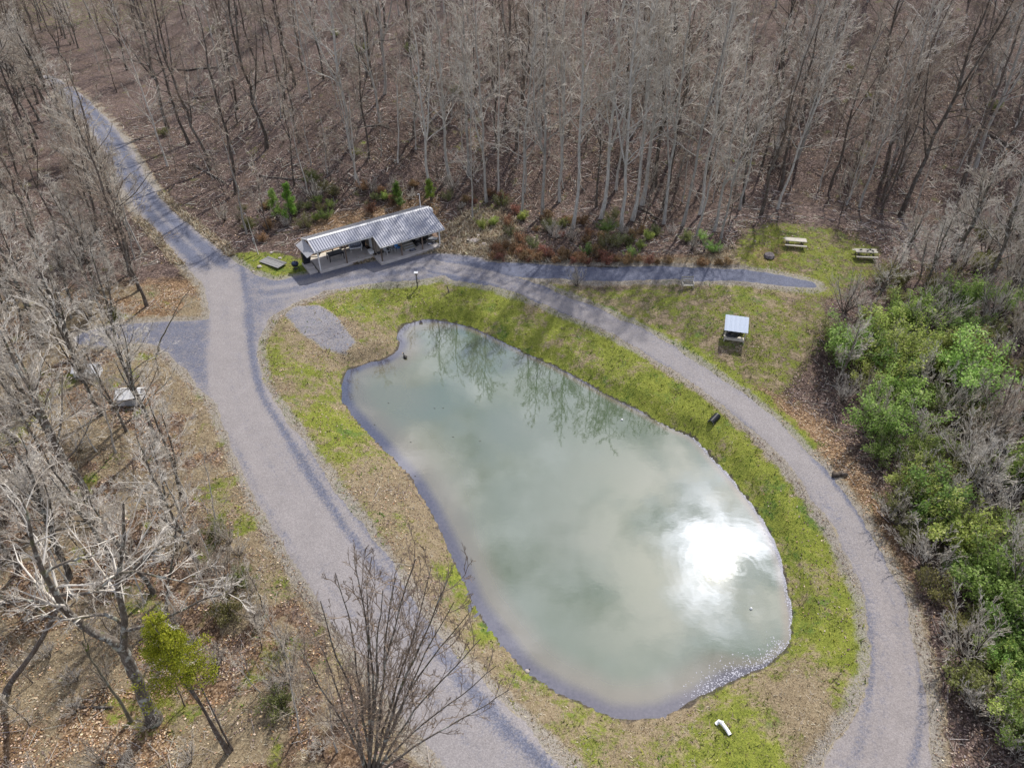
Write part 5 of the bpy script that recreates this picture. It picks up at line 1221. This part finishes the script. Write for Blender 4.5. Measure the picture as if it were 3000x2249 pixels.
def place(key, pos, rz=None, s=1.0, tilt=(0, 0), label=None, group=None, name=None):
    src = SRC[key]; rz = random.uniform(0, 6.283) if rz is None else rz
    if key not in SRC_USED:
        SRC_USED.add(key); o = src; o.location = pos; o.rotation_euler = (tilt[0], tilt[1], rz); o.scale = (s, s, s); o['label'] = label
        if group: o['group'] = group
        return o
    o = copy_thing(src, pos, rz, s, tilt, label, group)
    if not group and 'group' in o: del o['group']
    return o
TAKEN = []
def zone(px):
    if px < 300: return 'far left'
    if px < 620: return 'above the gravel lane'
    if px < 900: return 'above the young pine'
    if px < 1300: return 'behind the cabin'
    if px < 1600: return 'right of the cabin'
    if px < 1950: return 'above the upper track'
    if px < 2250: return 'behind the bench'
    if px < 2600: return 'behind the picnic tables'
    return 'at the far right'
def describe(kind, key, px, py, s_, tl):
    """what sets one tree or bush apart: bark, lean, height on the slope, what it stands near"""
    band = 'high on the slope' if py < 150 else ('midway up the slope' if py < 380 else 'low on the slope')
    tone = {'poplar': 'pale', 'wood': 'dark', 'spread': 'lichen-grey', 'sapling': 'thin grey', 'brush': 'pale-twigged', 'honey': 'olive-leaved', 'privet': 'green-leaved', 'dry': 'rusty-leaved'}[key.rstrip('0123456789')]
    lean = 'right-leaning' if tl[1] > .025 else ('left-leaning' if tl[1] < -.025 else 'upright')
    size = 'large ' if s_ > .95 else ('small ' if s_ < .72 else '')
    if ' or ' in kind: kind = 'sapling' if key.startswith('sapling') else 'bush'
    return '%s%s %s %s %s %s' % (size, lean, tone, kind, band, zone(px))
# trees one can tell apart: (pixel of the foot, source, scale, tilt, label)
KEY = [
 (1678,668,'poplar1',1.05,(0,0),'tall pale forked poplar at the slope foot, tallest between cabin and bench'),
 (1527,632,'poplar0',.92,(0,.01),'pale slender poplar leaning over the dry bank right of the cabin'),
 (1805,556,'poplar3',1.0,(0,0),'pale poplar splitting into three stems above the middle of the upper track'),
 (1373,513,'poplar4',1.0,(.02,0),'thick pale twin-trunked poplar uphill of the cabin east end'),
 (1317,520,'poplar2',.85,(0,0),'slim white-barked poplar just left of the twin-trunked one'),
 (1459,567,'poplar0',.75,(0,-.02),'thin pale poplar between the twin-trunked and the forked poplars'),
 (1425,590,'poplar3',1.02,(0,0),'tall pale many-forked poplar at the dry bank right of the cabin'),
 (1590,630,'poplar4',1.0,(0,0),'tall pale poplar just left of the tallest forked one'),
 (1760,640,'poplar2',1.1,(0,0),'tall straight pale poplar at the bank above the lone bank shrub'),
 (1852,645,'poplar1',1.16,(0,0),'very tall forked poplar at the bank left of the bench'),
 (1945,655,'poplar3',1.1,(0,.01),'tall many-forked poplar at the bank just above the bench'),
 (2000,660,'poplar0',1.05,(0,.01),'tall thin poplar at the bank right above the bench'),
 (1262,566,'poplar2',.8,(0,0),'lone slim poplar directly behind the cabin east gable'),
 (1640,590,'poplar3',1.08,(0,0),'tall many-stemmed poplar one row behind the tallest forked one'),
 (1880,600,'poplar2',1.15,(0,0),'tall straight poplar a row behind the bank left of the bench'),
 (1820,680,'poplar4',1.05,(0,0),'tall pale poplar at the bank above the lying dark log'),
 (2050,630,'poplar1',1.0,(0,.01),'tall forked poplar between bench and picnic clearing'),
 (1385,640,'poplar0',.62,(0,0),'short pale poplar on the bank closest to the cabin east end'),
 (1918,545,'wood3',1.1,(0,.03),'thick brown-barked tree curving up left of the bench'),
 (1972,445,'wood2',1.15,(0,0),'stout grey trunk on the slope above the curved brown tree'),
 (2638,631,'wood3',1.12,(.0,.03),'stout grey tree leaning right above the picnic table with loose boards'),
 (2289,549,'wood2',1.0,(0,.02),'grey tree rising straight behind the long picnic table'),
 (2335,463,'poplar2',.9,(0,.03),'tall pale leaning poplar upslope of the picnic clearing'),
 (2434,545,'wood0',1.0,(0,.02),'slim grey tree between the two picnic tables, upslope'),
 (2579,545,'wood1',1.0,(0,.02),'thin dark tree just left of the stout leaning one'),
 (2823,531,'wood2',1.0,(0,.03),'dark tree far right above the bramble thicket'),
 (2552,359,'wood3',.95,(0,0),'dark-footed tree high on the right slope'),
 (2113,698,'poplar0',.7,(0,.03),'slender white tree at the left edge of the picnic clearing'),
 (2093,676,'poplar2',.72,(0,.01),'second slender white tree at the left edge of the picnic clearing'),
 (2040,692,'sapling2',1.5,(0,.02),'thin pale sapling left of the slender white pair'),
 (1213,404,'wood1',.95,(0,-.06),'dark slender tree leaning left, high behind the cabin'),
 (1093,255,'wood2',1.0,(0,0),'dark tree near the top of the slope behind the cabin'),
 (1081,463,'wood0',.85,(0,0),'thin dark tree straight above the cabin roof'),
 (1054,545,'sapling2',1.4,(0,-.02),'thin bent sapling closest behind the cabin roof'),
 (493,377,'wood3',1.05,(0,-.02),'thick dark trunk above the gravel lane with mossy foot'),
 (554,422,'wood2',.95,(0,-.01),'dark crooked tree right of the mossy-footed trunk'),
 (692,567,'wood2',1.0,(0,-.01),'grey tree standing between gravel lane and young pine'),
 (782,436,'wood3',1.0,(0,-.03),'curved brown tree high above the young pine'),
 (862,255,'wood3',1.0,(0,-.04),'dark tilted tree near the top, above the young pine'),
 (723,685,'sapling1',1.6,(0,-.02),'slim sapling beside the leaning utility pole'),
 (787,680,'sapling0',1.4,(0,0),'spindly sapling just left of the young pine'),
 (430,897,'wood1',.85,(0,-.03),'front tree of the leaning clump by the lane bend'),
 (408,850,'wood0',.95,(0,-.05),'middle tree of the leaning clump by the lane bend'),
 (385,800,'wood2',.9,(0,-.04),'rear tree of the leaning clump by the lane bend'),
 (416,742,'sapling2',1.3,(0,.02),'lone thin tree standing in front of the blue gravel lane'),
 (337,994,'spread1',.85,(0,-.05),'small dark tree at the end of the gravel spur'),
 (461,1290,'spread3',.8,(0,.05),'mossy many-limbed tree beside the main gravel road'),
 (425,1205,'spread2',.85,(0,0),'dark multi-limbed tree in front of the nearer white shed'),
 (253,1460,'spread3',1.1,(0,0),'lichen-covered tree with moss on its trunk, left of the main road'),
 (181,1345,'spread0',1.25,(0,0),'broad pale-twigged tree at the middle of the left edge'),
 (300,1215,'spread1',.95,(0,.03),'grey spreading tree whose limbs hide the farther white shed'),
 (372,1262,'spread0',.8,(0,0),'grey spreading tree whose limbs hide the nearer white shed'),
 (18,915,'wood1',.7,(0,0),'dark-trunked tree at the left edge level with the lane bend'),
 (120,1010,'spread1',1.2,(0,0),'grey spreading tree at the left edge below the lane'),
 (60,1180,'spread2',1.15,(0,0),'grey spreading tree at the left edge, lower than the lane bend'),
 (90,1560,'spread1',1.1,(0,0),'dark-limbed tree at the left edge above the fallen trunk'),
 (330,1640,'spread0',1.0,(0,0),'thin-limbed tree behind the cedar'),
 (500,1560,'spread1',.8,(0,0),'low tree with grey twigs between cedar and main road'),
 (1690,838,'brush1',.75,(0,0),'small bare shrub alone on the bank between the two tracks'),
 (2870,1360,'wood1',.5,(0,.2),'grey trunk leaning right in the green thicket'),
 (2780,800,'spread3',.95,(0,.05),'broad grey-brown bare tree below the loose-boarded picnic table'),
 (2880,840,'spread2',1.1,(0,.05),'broad pale bare tree at the upper right edge of the thicket'),
 (2960,900,'spread0',1.1,(0,.08),'wide bare crown at the right edge above the green shrubs'),
 (2990,760,'spread1',1.2,(0,.05),'tall bare crown at the right edge level with the picnic clearing'),
 (2700,860,'spread2',.7,(0,.02),'small bare tree at the left end of the right-hand thicket'),
 (2930,1130,'wood0',.5,(0,.15),'thin bare trunk leaning right among the green shrubs'),
 (2800,1500,'spread1',.6,(0,.1),'small bare tree leaning over the thicket beside the broken snag'),
]
for px, py, key, s_, tl, lab in KEY:
    p = ground(px, py); TAKEN.append((p.x, p.y)); place(key, p, None, s_, tl, lab)
def clear_of(x, y, r): return all((x - a) ** 2 + (y - b) ** 2 > r * r for a, b in TAKEN)
CABC = cab(6.5, 1.0)
def allowed(x, y, m=1.0):
    xa, ya = np.array([x]), np.array([y])
    if road_g(xa, ya)[0] > -m or pond_g(xa, ya)[0] > -2: return False
    lx = (x - CA[0]) * math.cos(YAW) + (y - CA[1]) * math.sin(YAW); ly = -(x - CA[0]) * math.sin(YAW) + (y - CA[1]) * math.cos(YAW)
    if -2.5 < lx < 16 and -4 < ly < 5.5: return False
    for a in (RING_GRASS, BANK_GRASS, PICNIC, CABIN_GRASS):
        if poly_sdf(xa, ya, a)[0] > -0.5: return False
    return True
def fill(n, region_px, keys, smin, smax, gap, kind, grp, where=None, tilt=.03, tries=40, m=1.2):
    """scatter things over a patch of the photograph's ground"""
    poly = np.array(region_px, float) ; x0, y0 = poly.min(0); x1, y1 = poly.max(0); c = 0
    for _ in range(n * tries):
        if c >= n: break
        px, py = random.uniform(x0, x1), random.uniform(y0, y1)
        if poly_sdf(np.array([px]), np.array([py]), poly)[0] < 0: continue
        p = ground(px, py)
        if not clear_of(p.x, p.y, gap) or not allowed(p.x, p.y, m): continue
        TAKEN.append((p.x, p.y)); s_ = random.uniform(smin, smax)
        tl = (random.gauss(0, tilt), random.gauss(0, tilt)); key = random.choice(keys)
        if where is None: lab = describe(kind, key, px, py, s_, tl)
        else:
            q = [w for w in where if px < w[0] and py < w[1]][0][2]; lab = describe(kind, key, px, 999, s_, tl).split(' low on the slope')[0] + ' ' + q
        place(key, p, None, s_, tl, lab, lab.split(' ', 1)[1] if grp is None else grp); c += 1
    return c
SLOPE_PX = [(-150,60),(-60,-160),(3060,-160),(3100,420),(2900,560),(2560,640),(2200,640),(2120,700),(1700,640),(1500,600),(1400,520),(1050,560),(900,600),(760,660),(620,600),(480,480),(330,290),(160,120)]
POP = ['poplar%d' % k for k in range(5)]; WOOD = ['wood%d' % k for k in range(4)]; SPR = ['spread%d' % k for k in range(4)]; SAP = ['sapling%d' % k for k in range(3)]; BR = ['brush%d' % k for k in range(3)]; PRI = ['privet%d' % k for k in range(4)]; HON = ['honey%d' % k for k in range(3)]
c = []
INF = 9e9
W_UP = [(160, INF, 'at the left edge by the lane'), (300, 500, 'left of the far lane'), (300, INF, 'left of the lane bend'), (INF, 600, 'close to the blue gravel lane'), (INF, INF, 'above the gravel spur')]
W_LO = [(150, 1400, 'at the left edge below the sheds'), (INF, 1300, 'near the white sheds'), (150, INF, 'at the left edge above the fork'), (400, INF, 'behind the big forked tree'), (INF, INF, 'beside the main gravel road')]
W_BR = [(INF, 1620, 'on the shoulder of the main road'), (INF, 1900, 'between cedar and main road'), (INF, INF, 'beside the many-stemmed tree')]
W_BL = [(300, INF, 'in the lower left corner'), (650, INF, 'between forked tree and cedar'), (INF, INF, 'right of the cedar')]
W_TH = [(2620, 1000, 'in the thicket right of the lean-to'), (INF, 900, 'in the thicket below the picnic tables'), (2700, 1500, 'in the thicket bordering the ring road'), (INF, 1200, 'in the thicket at the right edge'), (INF, 1600, 'near the broken snag'), (INF, INF, 'in the lower right thicket')]
W_FT = [(900, INF, 'near the young pine'), (1340, INF, 'just behind the cabin roof'), (1560, INF, 'on the dry bank by the cabin'), (1850, INF, 'above the middle of the upper track'), (INF, INF, 'at the bank opposite the bench')]
c.append(fill(150, SLOPE_PX, WOOD + WOOD + POP[:3], .62, 1.05, 2.2, 'bare tree', 'bare trees on the wooded slope', tilt=.045))
c.append(fill(230, SLOPE_PX, SAP, .7, 1.4, 1.0, 'sapling', 'saplings on the wooded slope', tilt=.06))
# trees along the far lane and the woods left of it
LEFT_UP = [(-150,60),(60,60),(150,190),(330,420),(430,640),(400,900),(300,960),(-150,1000)]
c.append(fill(60, LEFT_UP, WOOD + SPR, .6, .95, 1.7, 'bare tree', 'bare trees left of the gravel lane', W_UP, .05))
c.append(fill(46, LEFT_UP, SAP + BR, .8, 1.3, .9, 'sapling or bush', 'undergrowth left of the gravel lane', W_UP, .05))
c.append(fill(44, [(-150,-40),(60,30),(230,90),(250,300),(150,420),(-150,600)], SPR + WOOD, .7, 1.1, 1.8, 'bare tree', 'bare trees left of the gravel lane', W_UP, .06, m=.3))
LEFT_LO = [(-150,1060),(250,1080),(450,1200),(540,1340),(640,1560),(760,1800),(520,1780),(300,1850),(-150,1800)]
c.append(fill(15, LEFT_LO, SPR, .6, .95, 2.2, 'bare tree', 'spreading trees left of the main road', W_LO, .08))
c.append(fill(42, LEFT_LO, SAP + BR, .5, .95, .8, 'bush or sapling', 'thicket left of the main road', W_LO, .08))
c.append(fill(34, [(560,1420),(640,1540),(760,1720),(900,1950),(1010,2120),(1000,2260),(780,2100),(640,1800),(520,1600)], SAP + BR + HON[:1], .35, .8, .8, 'bush or sapling', 'brush along the main road', W_BR, .1, m=.5))
c.append(fill(24, [(-100,1850),(350,1800),(800,1800),(980,2050),(1000,2260),(-100,2300)], BR + SAP[:1], .4, .8, 1.0, 'bush', 'low bushes at the lower left', W_BL, .08))
# right-hand thicket: green privet, olive honeysuckle, pale bare brush
PRIV = [(2580,1330),(2640,1420),(2700,1480),(2740,1560),(2820,1560),(2960,1700),(2880,1900),(2930,2060),(2990,2120),(2540,1000),(2620,1060),(2650,1180),(2720,1050),(2790,1040),(2580,1250),(2820,900),(2629,930),(2560,1040),(2590,1080),(2534,1110),(2556,1190),(2610,1150),(2670,1060),(2760,1010),(2805,960),(2670,1345),(2724,1300),(2850,1210),(2963,1390),(2480,1030),(2927,880),(2690,1000),(2770,1090),(2838,1140),(2837,1640),(2790,1680),(2927,1865),(2963,1920),(2941,1965),(2990,2000),(2850,1730),(2905,1745),(2995,1830),(2600,1000),(2640,1120),(2740,1180),(2590,960),(2960,1560),(2720,900)]
for i, (px, py) in enumerate(PRIV):
    p = ground(px, py + 25); TAKEN.append((p.x, p.y)); key = random.choice(PRI); s_ = random.choice((random.uniform(.55, .95), random.uniform(1.0, 1.5))); q = [w for w in W_TH if px < w[0] and py < w[1]][0][2]
    place(key, p, None, s_, (0, 0), '%s bright green leafy shrub %s' % ('large' if s_ > .95 else 'small', q), 'bright green shrubs in the right-hand thicket')
THICK = [(2420,900),(2560,850),(2640,760),(3060,640),(3080,2300),(2880,2200),(2780,1900),(2620,1560),(2540,1360),(2450,1180),(2380,1030)]
c.append(fill(46, THICK, HON, .7, 1.2, 1.0, 'shrub', 'olive shrubs in the right-hand thicket', W_TH, .08))
c.append(fill(66, THICK, BR, .8, 1.6, .8, 'bramble bush', 'bare bushes in the right-hand thicket', W_TH, .1))
c.append(fill(26, THICK, SPR, .38, .62, 2.0, 'bare tree', 'bare trees in the right-hand thicket', W_TH, .08))
# undergrowth along the slope foot and the dry bank
FOOT = [(640,640),(760,600),(900,560),(1300,540),(1420,560),(1560,640),(1780,640),(2000,690),(2130,690),(2180,760),(2000,790),(1700,760),(1500,740),(1420,680),(1340,600),(1240,590),(1000,640),(860,680),(760,720)]
c.append(fill(40, FOOT, BR + HON, .45, .8, 1.0, 'scrub bush', 'scrub at the slope foot', W_FT, .05, m=.8))
c.append(fill(16, FOOT, PRI, .3, .5, 1.2, 'shrub', 'small green shrubs at the slope foot', W_FT, .05, m=.8))
c.append(fill(34, FOOT, ['dry0', 'dry1'], .6, 1.1, .8, 'bush', 'dead-leaved bushes at the slope foot', W_FT, .05, m=.6))
c.append(fill(36, [(1440,720),(1700,752),(2000,775),(2250,770),(2250,800),(1950,800),(1600,785),(1440,760)], ['dry0', 'dry1'], .5, 1.0, .7, 'bush', 'dead-leaved bushes along the upper track', [(1700, INF, 'along the start of the upper track'), (2000, INF, 'along the middle of the upper track'), (INF, INF, 'along the end of the upper track')], .05, m=.15))
c.append(fill(60, SLOPE_PX, BR + HON[:1], .4, .9, 1.0, 'bush', 'bushes on the wooded slope', tilt=.05))

# --- one-off trees
def limb_chain(px_pts, plane_y, dy=0.0):
    """limb points from pixels, at their own depth measured from the trunk's foot"""
    out = []
    for i, q in enumerate(px_pts):
        d = ray(q[0], q[1]); t = (plane_y + (q[2] if len(q) > 2 else 0.0)) / d[1]; out.append(np.array([0, 0, CAM_H]) + d * t)
    return np.array(out)
def resample(P, n):
    P = catmull(P, 6); L = np.r_[0, np.cumsum(np.linalg.norm(np.diff(P, axis=0), axis=1))]; s_ = np.linspace(0, L[-1], n); return np.stack([np.interp(s_, L, P[:, i]) for i in range(3)], -1)
def custom_tree(name, label, foot_px, limbs, bark, twig, seed, n1=10, n2=6, n3=5, n4=3, minr=.009, up=.1, ratio=.36):
    rg = np.random.default_rng(seed); b = ground(*foot_px); ctr = np.array([b.x, b.y, b.z]); root = empty(name, label, 'tree', b)
    Ps, Rs = [], []
    for px_pts, r0, r1 in limbs:
        P = resample(limb_chain(px_pts, b.y) - ctr, 14) + rg.normal(0, .02, (14, 3)); Ps.append(P); Rs.append(np.linspace(r0, r1, 14))
    Ps[0][0] = (0, 0, -.3); Rs[0][0] *= 1.5; Rs[0][1] *= 1.15
    P = np.stack(Ps); R = np.stack(Rs); V, F = tubes_mesh([(P, R, 9)]); link('trunk', np_mesh('trunk', V, F, True), M[bark], root)
    P1, R1 = spawn(rg, P[1:] if len(P) > 1 else P, R[1:] if len(P) > 1 else R, n1, .25, 1.0, .8, ratio, 6, up, .5, .16, minr * 2)
    P2, R2 = spawn(rg, P1, R1, n2, .2, 1.0, .75, .48, 4, up, .6, .18, minr * 1.4); P3, R3 = spawn(rg, P2, R2, n3, .15, 1.0, .7, .5, 3, up, .65, .2, minr); P4, R4 = spawn(rg, P3, R3, n4, .2, 1.0, .65, .6, 2, up * .5, .7, .2, minr * .8)
    V, F = tubes_mesh([(P1, R1, 5), (P2, R2, 4), (P3, R3, 3), (P4, R4, 3)]); link('crown', np_mesh('crown', V, F, True), M[twig], root)
    return root
custom_tree('lichen_oak', 'big forked tree with lichen-spotted limbs at the lower left', (452, 2110), [
    ([(452,2110),(420,2040),(395,1975),(372,1930),(357,1898)], .34, .24),
    ([(357,1900),(320,1872),(270,1850),(205,1800),(165,1745),(125,1670),(95,1590),(85,1520),(60,1450,.5)], .22, .04),
    ([(360,1898),(366,1850),(362,1790),(345,1720),(352,1640),(362,1560),(360,1480,-.5)], .18, .04),
    ([(205,1800),(170,1775),(100,1760),(40,1748),(-40,1738,.3)], .10, .03),
    ([(366,1850),(330,1805),(270,1800),(215,1815,-.4),(120,1800,-.6),(40,1770,-.8),(-20,1740,-1)], .10, .03),
    ([(362,1840),(420,1838,-.5),(470,1815,-.8),(540,1785,-1),(600,1755,-1.2),(680,1735,-1.2)], .10, .025),
    ([(352,1700),(400,1660,.4),(440,1620,.6),(500,1590,.8),(560,1555,1.0)], .10, .025),
    ([(170,1745),(215,1740,-.4),(270,1735,-.6),(320,1700,-.6),(370,1670,-.5),(430,1680,-.3),(520,1700,0),(620,1725,.2)], .09, .02),
    ([(130,1680),(180,1650,.4),(240,1635,.6),(300,1620,.8)], .08, .025),
], 'bark_lichen', 'twig_white', 901, n1=12, n2=6, n3=5, n4=3)
custom_tree('leaning_snag', 'bare brown leaning trunk left of the big forked tree', (10, 2030), [([(10,2030),(60,1960),(110,1890),(150,1820),(178,1770)], .16, .09), ([(150,1820),(175,1760),(185,1720)], .08, .03)], 'bark_dark', 'twig_brown', 902, 4, 3, 3, 2)
custom_tree('dead_tree', 'slim leaning dead stem just left of the big forked trunk', (385, 2110), [([(385,2110),(340,2040),(300,1980),(265,1930),(240,1880)], .09, .04), ([(265,1930),(250,1870),(235,1810)], .05, .015)], 'bark_moss', 'twig_brown', 903, 7, 4, 4, 2)
custom_tree('thin_tree', 'thin upright stem behind the big forked tree', (490, 1830), [([(490,1830),(488,1760),(495,1690),(510,1610),(515,1540)], .09, .04), ([(495,1690),(520,1640),(545,1580)], .05, .015)], 'bark_lichen', 'twig_pale', 904, 8, 5, 4, 3)
custom_tree('leaning_birch', 'pale sapling leaning right over the gravel spur', (461, 1030), [([(461,1030),(470,1000),(500,940),(525,890),(555,850)], .07, .02), ([(500,940),(530,905),(570,885)], .03, .012)], 'bark_moss', 'twig_pale', 905, 6, 4, 3, 2)
# big many-stemmed tree at the bottom edge
st = []
rs = random.Random(5)
tips = [(985,1680),(1040,1640),(1075,1700),(1120,1730),(1160,1690),(1215,1640),(1260,1660),(1310,1700),(1330,1760),(1370,1800),(1410,1870),(1450,1950),(1490,2020),(940,1760),(905,1830),(880,1900)]
foot = (1085, 2330)
st.append(([foot, (1083, 2300), (1082, 2270)], .16, .13))
for i, (tx, ty) in enumerate(tips):
    mx, my = foot[0] + (tx - foot[0]) * .38 + rs.uniform(-15, 15), foot[1] - 35 + (ty - foot[1]) * .48
    yo = rs.uniform(-1.4, 1.6)
    st.append(([(1083 + rs.uniform(-12, 12), 2285), (mx, my + 20, yo * .4), ((mx + tx) / 2 + rs.uniform(-12, 12), (my + ty) / 2 + 10, yo * .8), (tx, ty, yo)], rs.uniform(.055, .085), .014))
custom_tree('many_stemmed_tree', 'dark many-stemmed bare tree fanning up at the bottom centre', foot, st, 'bark_lichen', 'twig_brown', 906, n1=12, n2=5, n3=4, n4=3, minr=.009, up=.35, ratio=.22)
# cedar with yellow-green sprays
def cedar(label, foot, h, crown_r, crown_z0, n, seed, name='cedar_tree', mat='leaf_cedar', lean=(0, 0), stems=3, leafsz=.15):
    rg = np.random.default_rng(seed); b = ground(*foot); root = empty(name, label, 'tree', b)
    tr = [];
    for k in range(stems):
        P, R = trunk_pts(rg, h * (1 - .08 * k), .10 - .02 * k, 10, .01, (lean[0] + rg.normal(0, .035), lean[1] + rg.normal(0, .035))); P = P + np.array([.10 * k, .06 * k, 0]); tr.append((P, R, 7))
    P = np.concatenate([a for a, _, _ in tr]); R = np.concatenate([a for _, a, _ in tr])
    P1, R1 = spawn(rg, P, R, 26, crown_z0, .97, 1.0, crown_r / h, 6, .22, .35, .10, .010, lshape=.75); P2, R2 = spawn(rg, P1, R1, 7, .25, 1.0, .7, .42, 4, .2, .6, .12, .007)
    V, F = tubes_mesh(tr); link('trunk', np_mesh('trunk', V, F, True), M['bark_dark'], root); V, F = tubes_mesh([(P1, R1, 4), (P2, R2, 3)]); link('branches', np_mesh('branches', V, F, True), M['bark_dark'], root)
    pts = np.concatenate([P1[:, 2:].reshape(-1, 3), P2.reshape(-1, 3), P2[:, -1]]); V, F, bb = leaves_on(rg, pts, n, .10, leafsz, .42, -.1); leaf_obj('foliage', V, F, np.clip(rg.normal(.5, .2, n) + .12 * np.sin(bb[:, 0] * 3 + bb[:, 2] * 2.5), 0, 1), M[mat], root); return root
cedar('rounded yellow-green cedar tree at the lower left', (667, 2203), 13.2, 2.2, .58, 15000, 911, leafsz=.11)
cedar('bright green young pine behind the cabin west end', (852, 655), 4.6, 1.5, .12, 6500, 912, 'young_pine', 'leaf_pine', stems=1)
cedar('small bushy cedar under the trees left of the main road', (350, 955), 2.0, .9, .15, 2600, 913, 'small_cedar', 'leaf_olive', stems=1)
cedar('small green pine just above the cabin roof', (1165, 590), 2.2, .9, .12, 2600, 914, 'small_pine', 'leaf_pine', stems=1)
cedar('small green pine behind the cabin east end', (1262, 585), 2.4, 1.0, .12, 2600, 915, 'small_pine', 'leaf_pine', stems=1)
cedar('dark green young pine left of the bright one', (812, 640), 3.4, 1.2, .12, 3600, 916, 'young_pine', 'leaf_green', stems=1)
# fallen logs on the woodland floor
LOGS = [((565,485),(655,535),.16,'dark fallen log on the slope left of the young pine'),((760,515),(900,530),.13,'long fallen log above the young pine'),((905,530),(985,560),.14,'mossy fallen log above the cabin west end'),((520,205),(640,200),.16,'dark fallen log near the top left, above the lane'),((560,290),(640,280),.13,'short fallen log above the mossy-footed trunk'),((1010,378),(1140,375),.14,'fallen log lying across the slope high behind the cabin'),((1580,150),(1640,130),.28,'thick fallen log near the top centre'),((1860,600),(1945,650),.15,'fallen log pointing down to the bench'),((2270,432),(2400,425),.08,'pale fallen pole upslope of the long picnic table'),((2410,250),(2470,310),.18,'dark fallen log high above the picnic clearing'),((2850,370),(2990,450),.2,'dark fallen trunk at the far right edge'),((1720,780),(1810,785),.14,'dark log lying beside the upper track'),((2440,1395),(2480,1392),.2,'short black log beside the ring road'),((2320,130),(2500,150),.16,'long fallen log near the top right'),((1600,330),(1700,345),.12,'broken fallen branch on the slope above the forked poplar'),((200,2065),(330,2075),.10,'thin fallen branch left of the big forked trunk'),((2930,960),(3000,985),.18,'fallen trunk at the right edge above the green thicket')]
for (a, b_, r, lab) in LOGS:
    A_, B_ = ground(*a), ground(*b_); m_ = (A_ + B_) / 2; rg = np.random.default_rng(int(a[0])); t = empty('fallen_log', lab, 'log', (m_.x, m_.y, gz(m_.x, m_.y)), group='fallen logs on the woodland floor')
    pts = []
    for k in range(7):
        q = A_.lerp(B_, k / 6); z = gz(q.x, q.y); pts.append(Vector((q.x, q.y, z + r * .6)) + Vector(rg.normal(0, .05, 3)) - t.location)
    MB().tube(pts, [r * (1 - .45 * k / 6) for k in range(7)], 8).build('trunk', M['bark_dark'], t, True)
    P = np.array(pts)[None]; R = np.array([[r * .6] * 7]); P1, R1 = spawn(rg, P, R, 6, .3, 1, .9, .25, 4, .15, .4, .15, .02); P2, R2 = spawn(rg, P1, R1, 4, .3, 1, .7, .5, 3, .1, .6, .15, .012); V, F = tubes_mesh([(P1, R1, 4), (P2, R2, 3)]); link('branches', np_mesh('branches', V, F, True), M['bark_dark'], t)
# broken snag trunk in the right-hand thicket
b = ground(2850, 1490); t = empty('broken_snag', 'broken grey tree trunk leaning in the thicket at the right edge', 'snag', b); d_ = Vector((1.3, 1.6, 4.2))
MB().tube([(0, 0, -.3), d_ * .25, d_ * .5 + Vector((.1, 0, 0)), d_ * .8, d_], [.36, .27, .25, .22, .12], 10).build('trunk', M['bark_dark'], t, True); MB().tube([d_ * .8, d_ * .95 + Vector((.25, 0, .3))], [.08, .02], 6).build('splinter', M['bark_dark'], t)
for kk in [k for k in SRC if k not in SRC_USED]:
    for ch in list(SRC[kk].children): bpy.data.objects.remove(ch)
    bpy.data.objects.remove(SRC[kk])

# look-alikes in one place are told apart by their order across the picture
ORD = 'second third fourth fifth sixth seventh eighth ninth tenth eleventh twelfth thirteenth fourteenth fifteenth sixteenth seventeenth eighteenth nineteenth twentieth'.split()
by_label = {}
for o in COL.objects:
    if o.parent is None and 'label' in o and o.get('category'): by_label.setdefault(o['label'], []).append(o)
for lab, obs in by_label.items():
    if len(obs) < 2 or len(obs) > 20: continue
    obs.sort(key=lambda o: float(project(o.location.x, o.location.y, o.location.z)[0]))
    for i, o in enumerate(obs):
        o['label'] = lab + (', leftmost' if i == 0 else (', rightmost' if i == len(obs) - 1 else ', %s from left' % ORD[i - 1]))
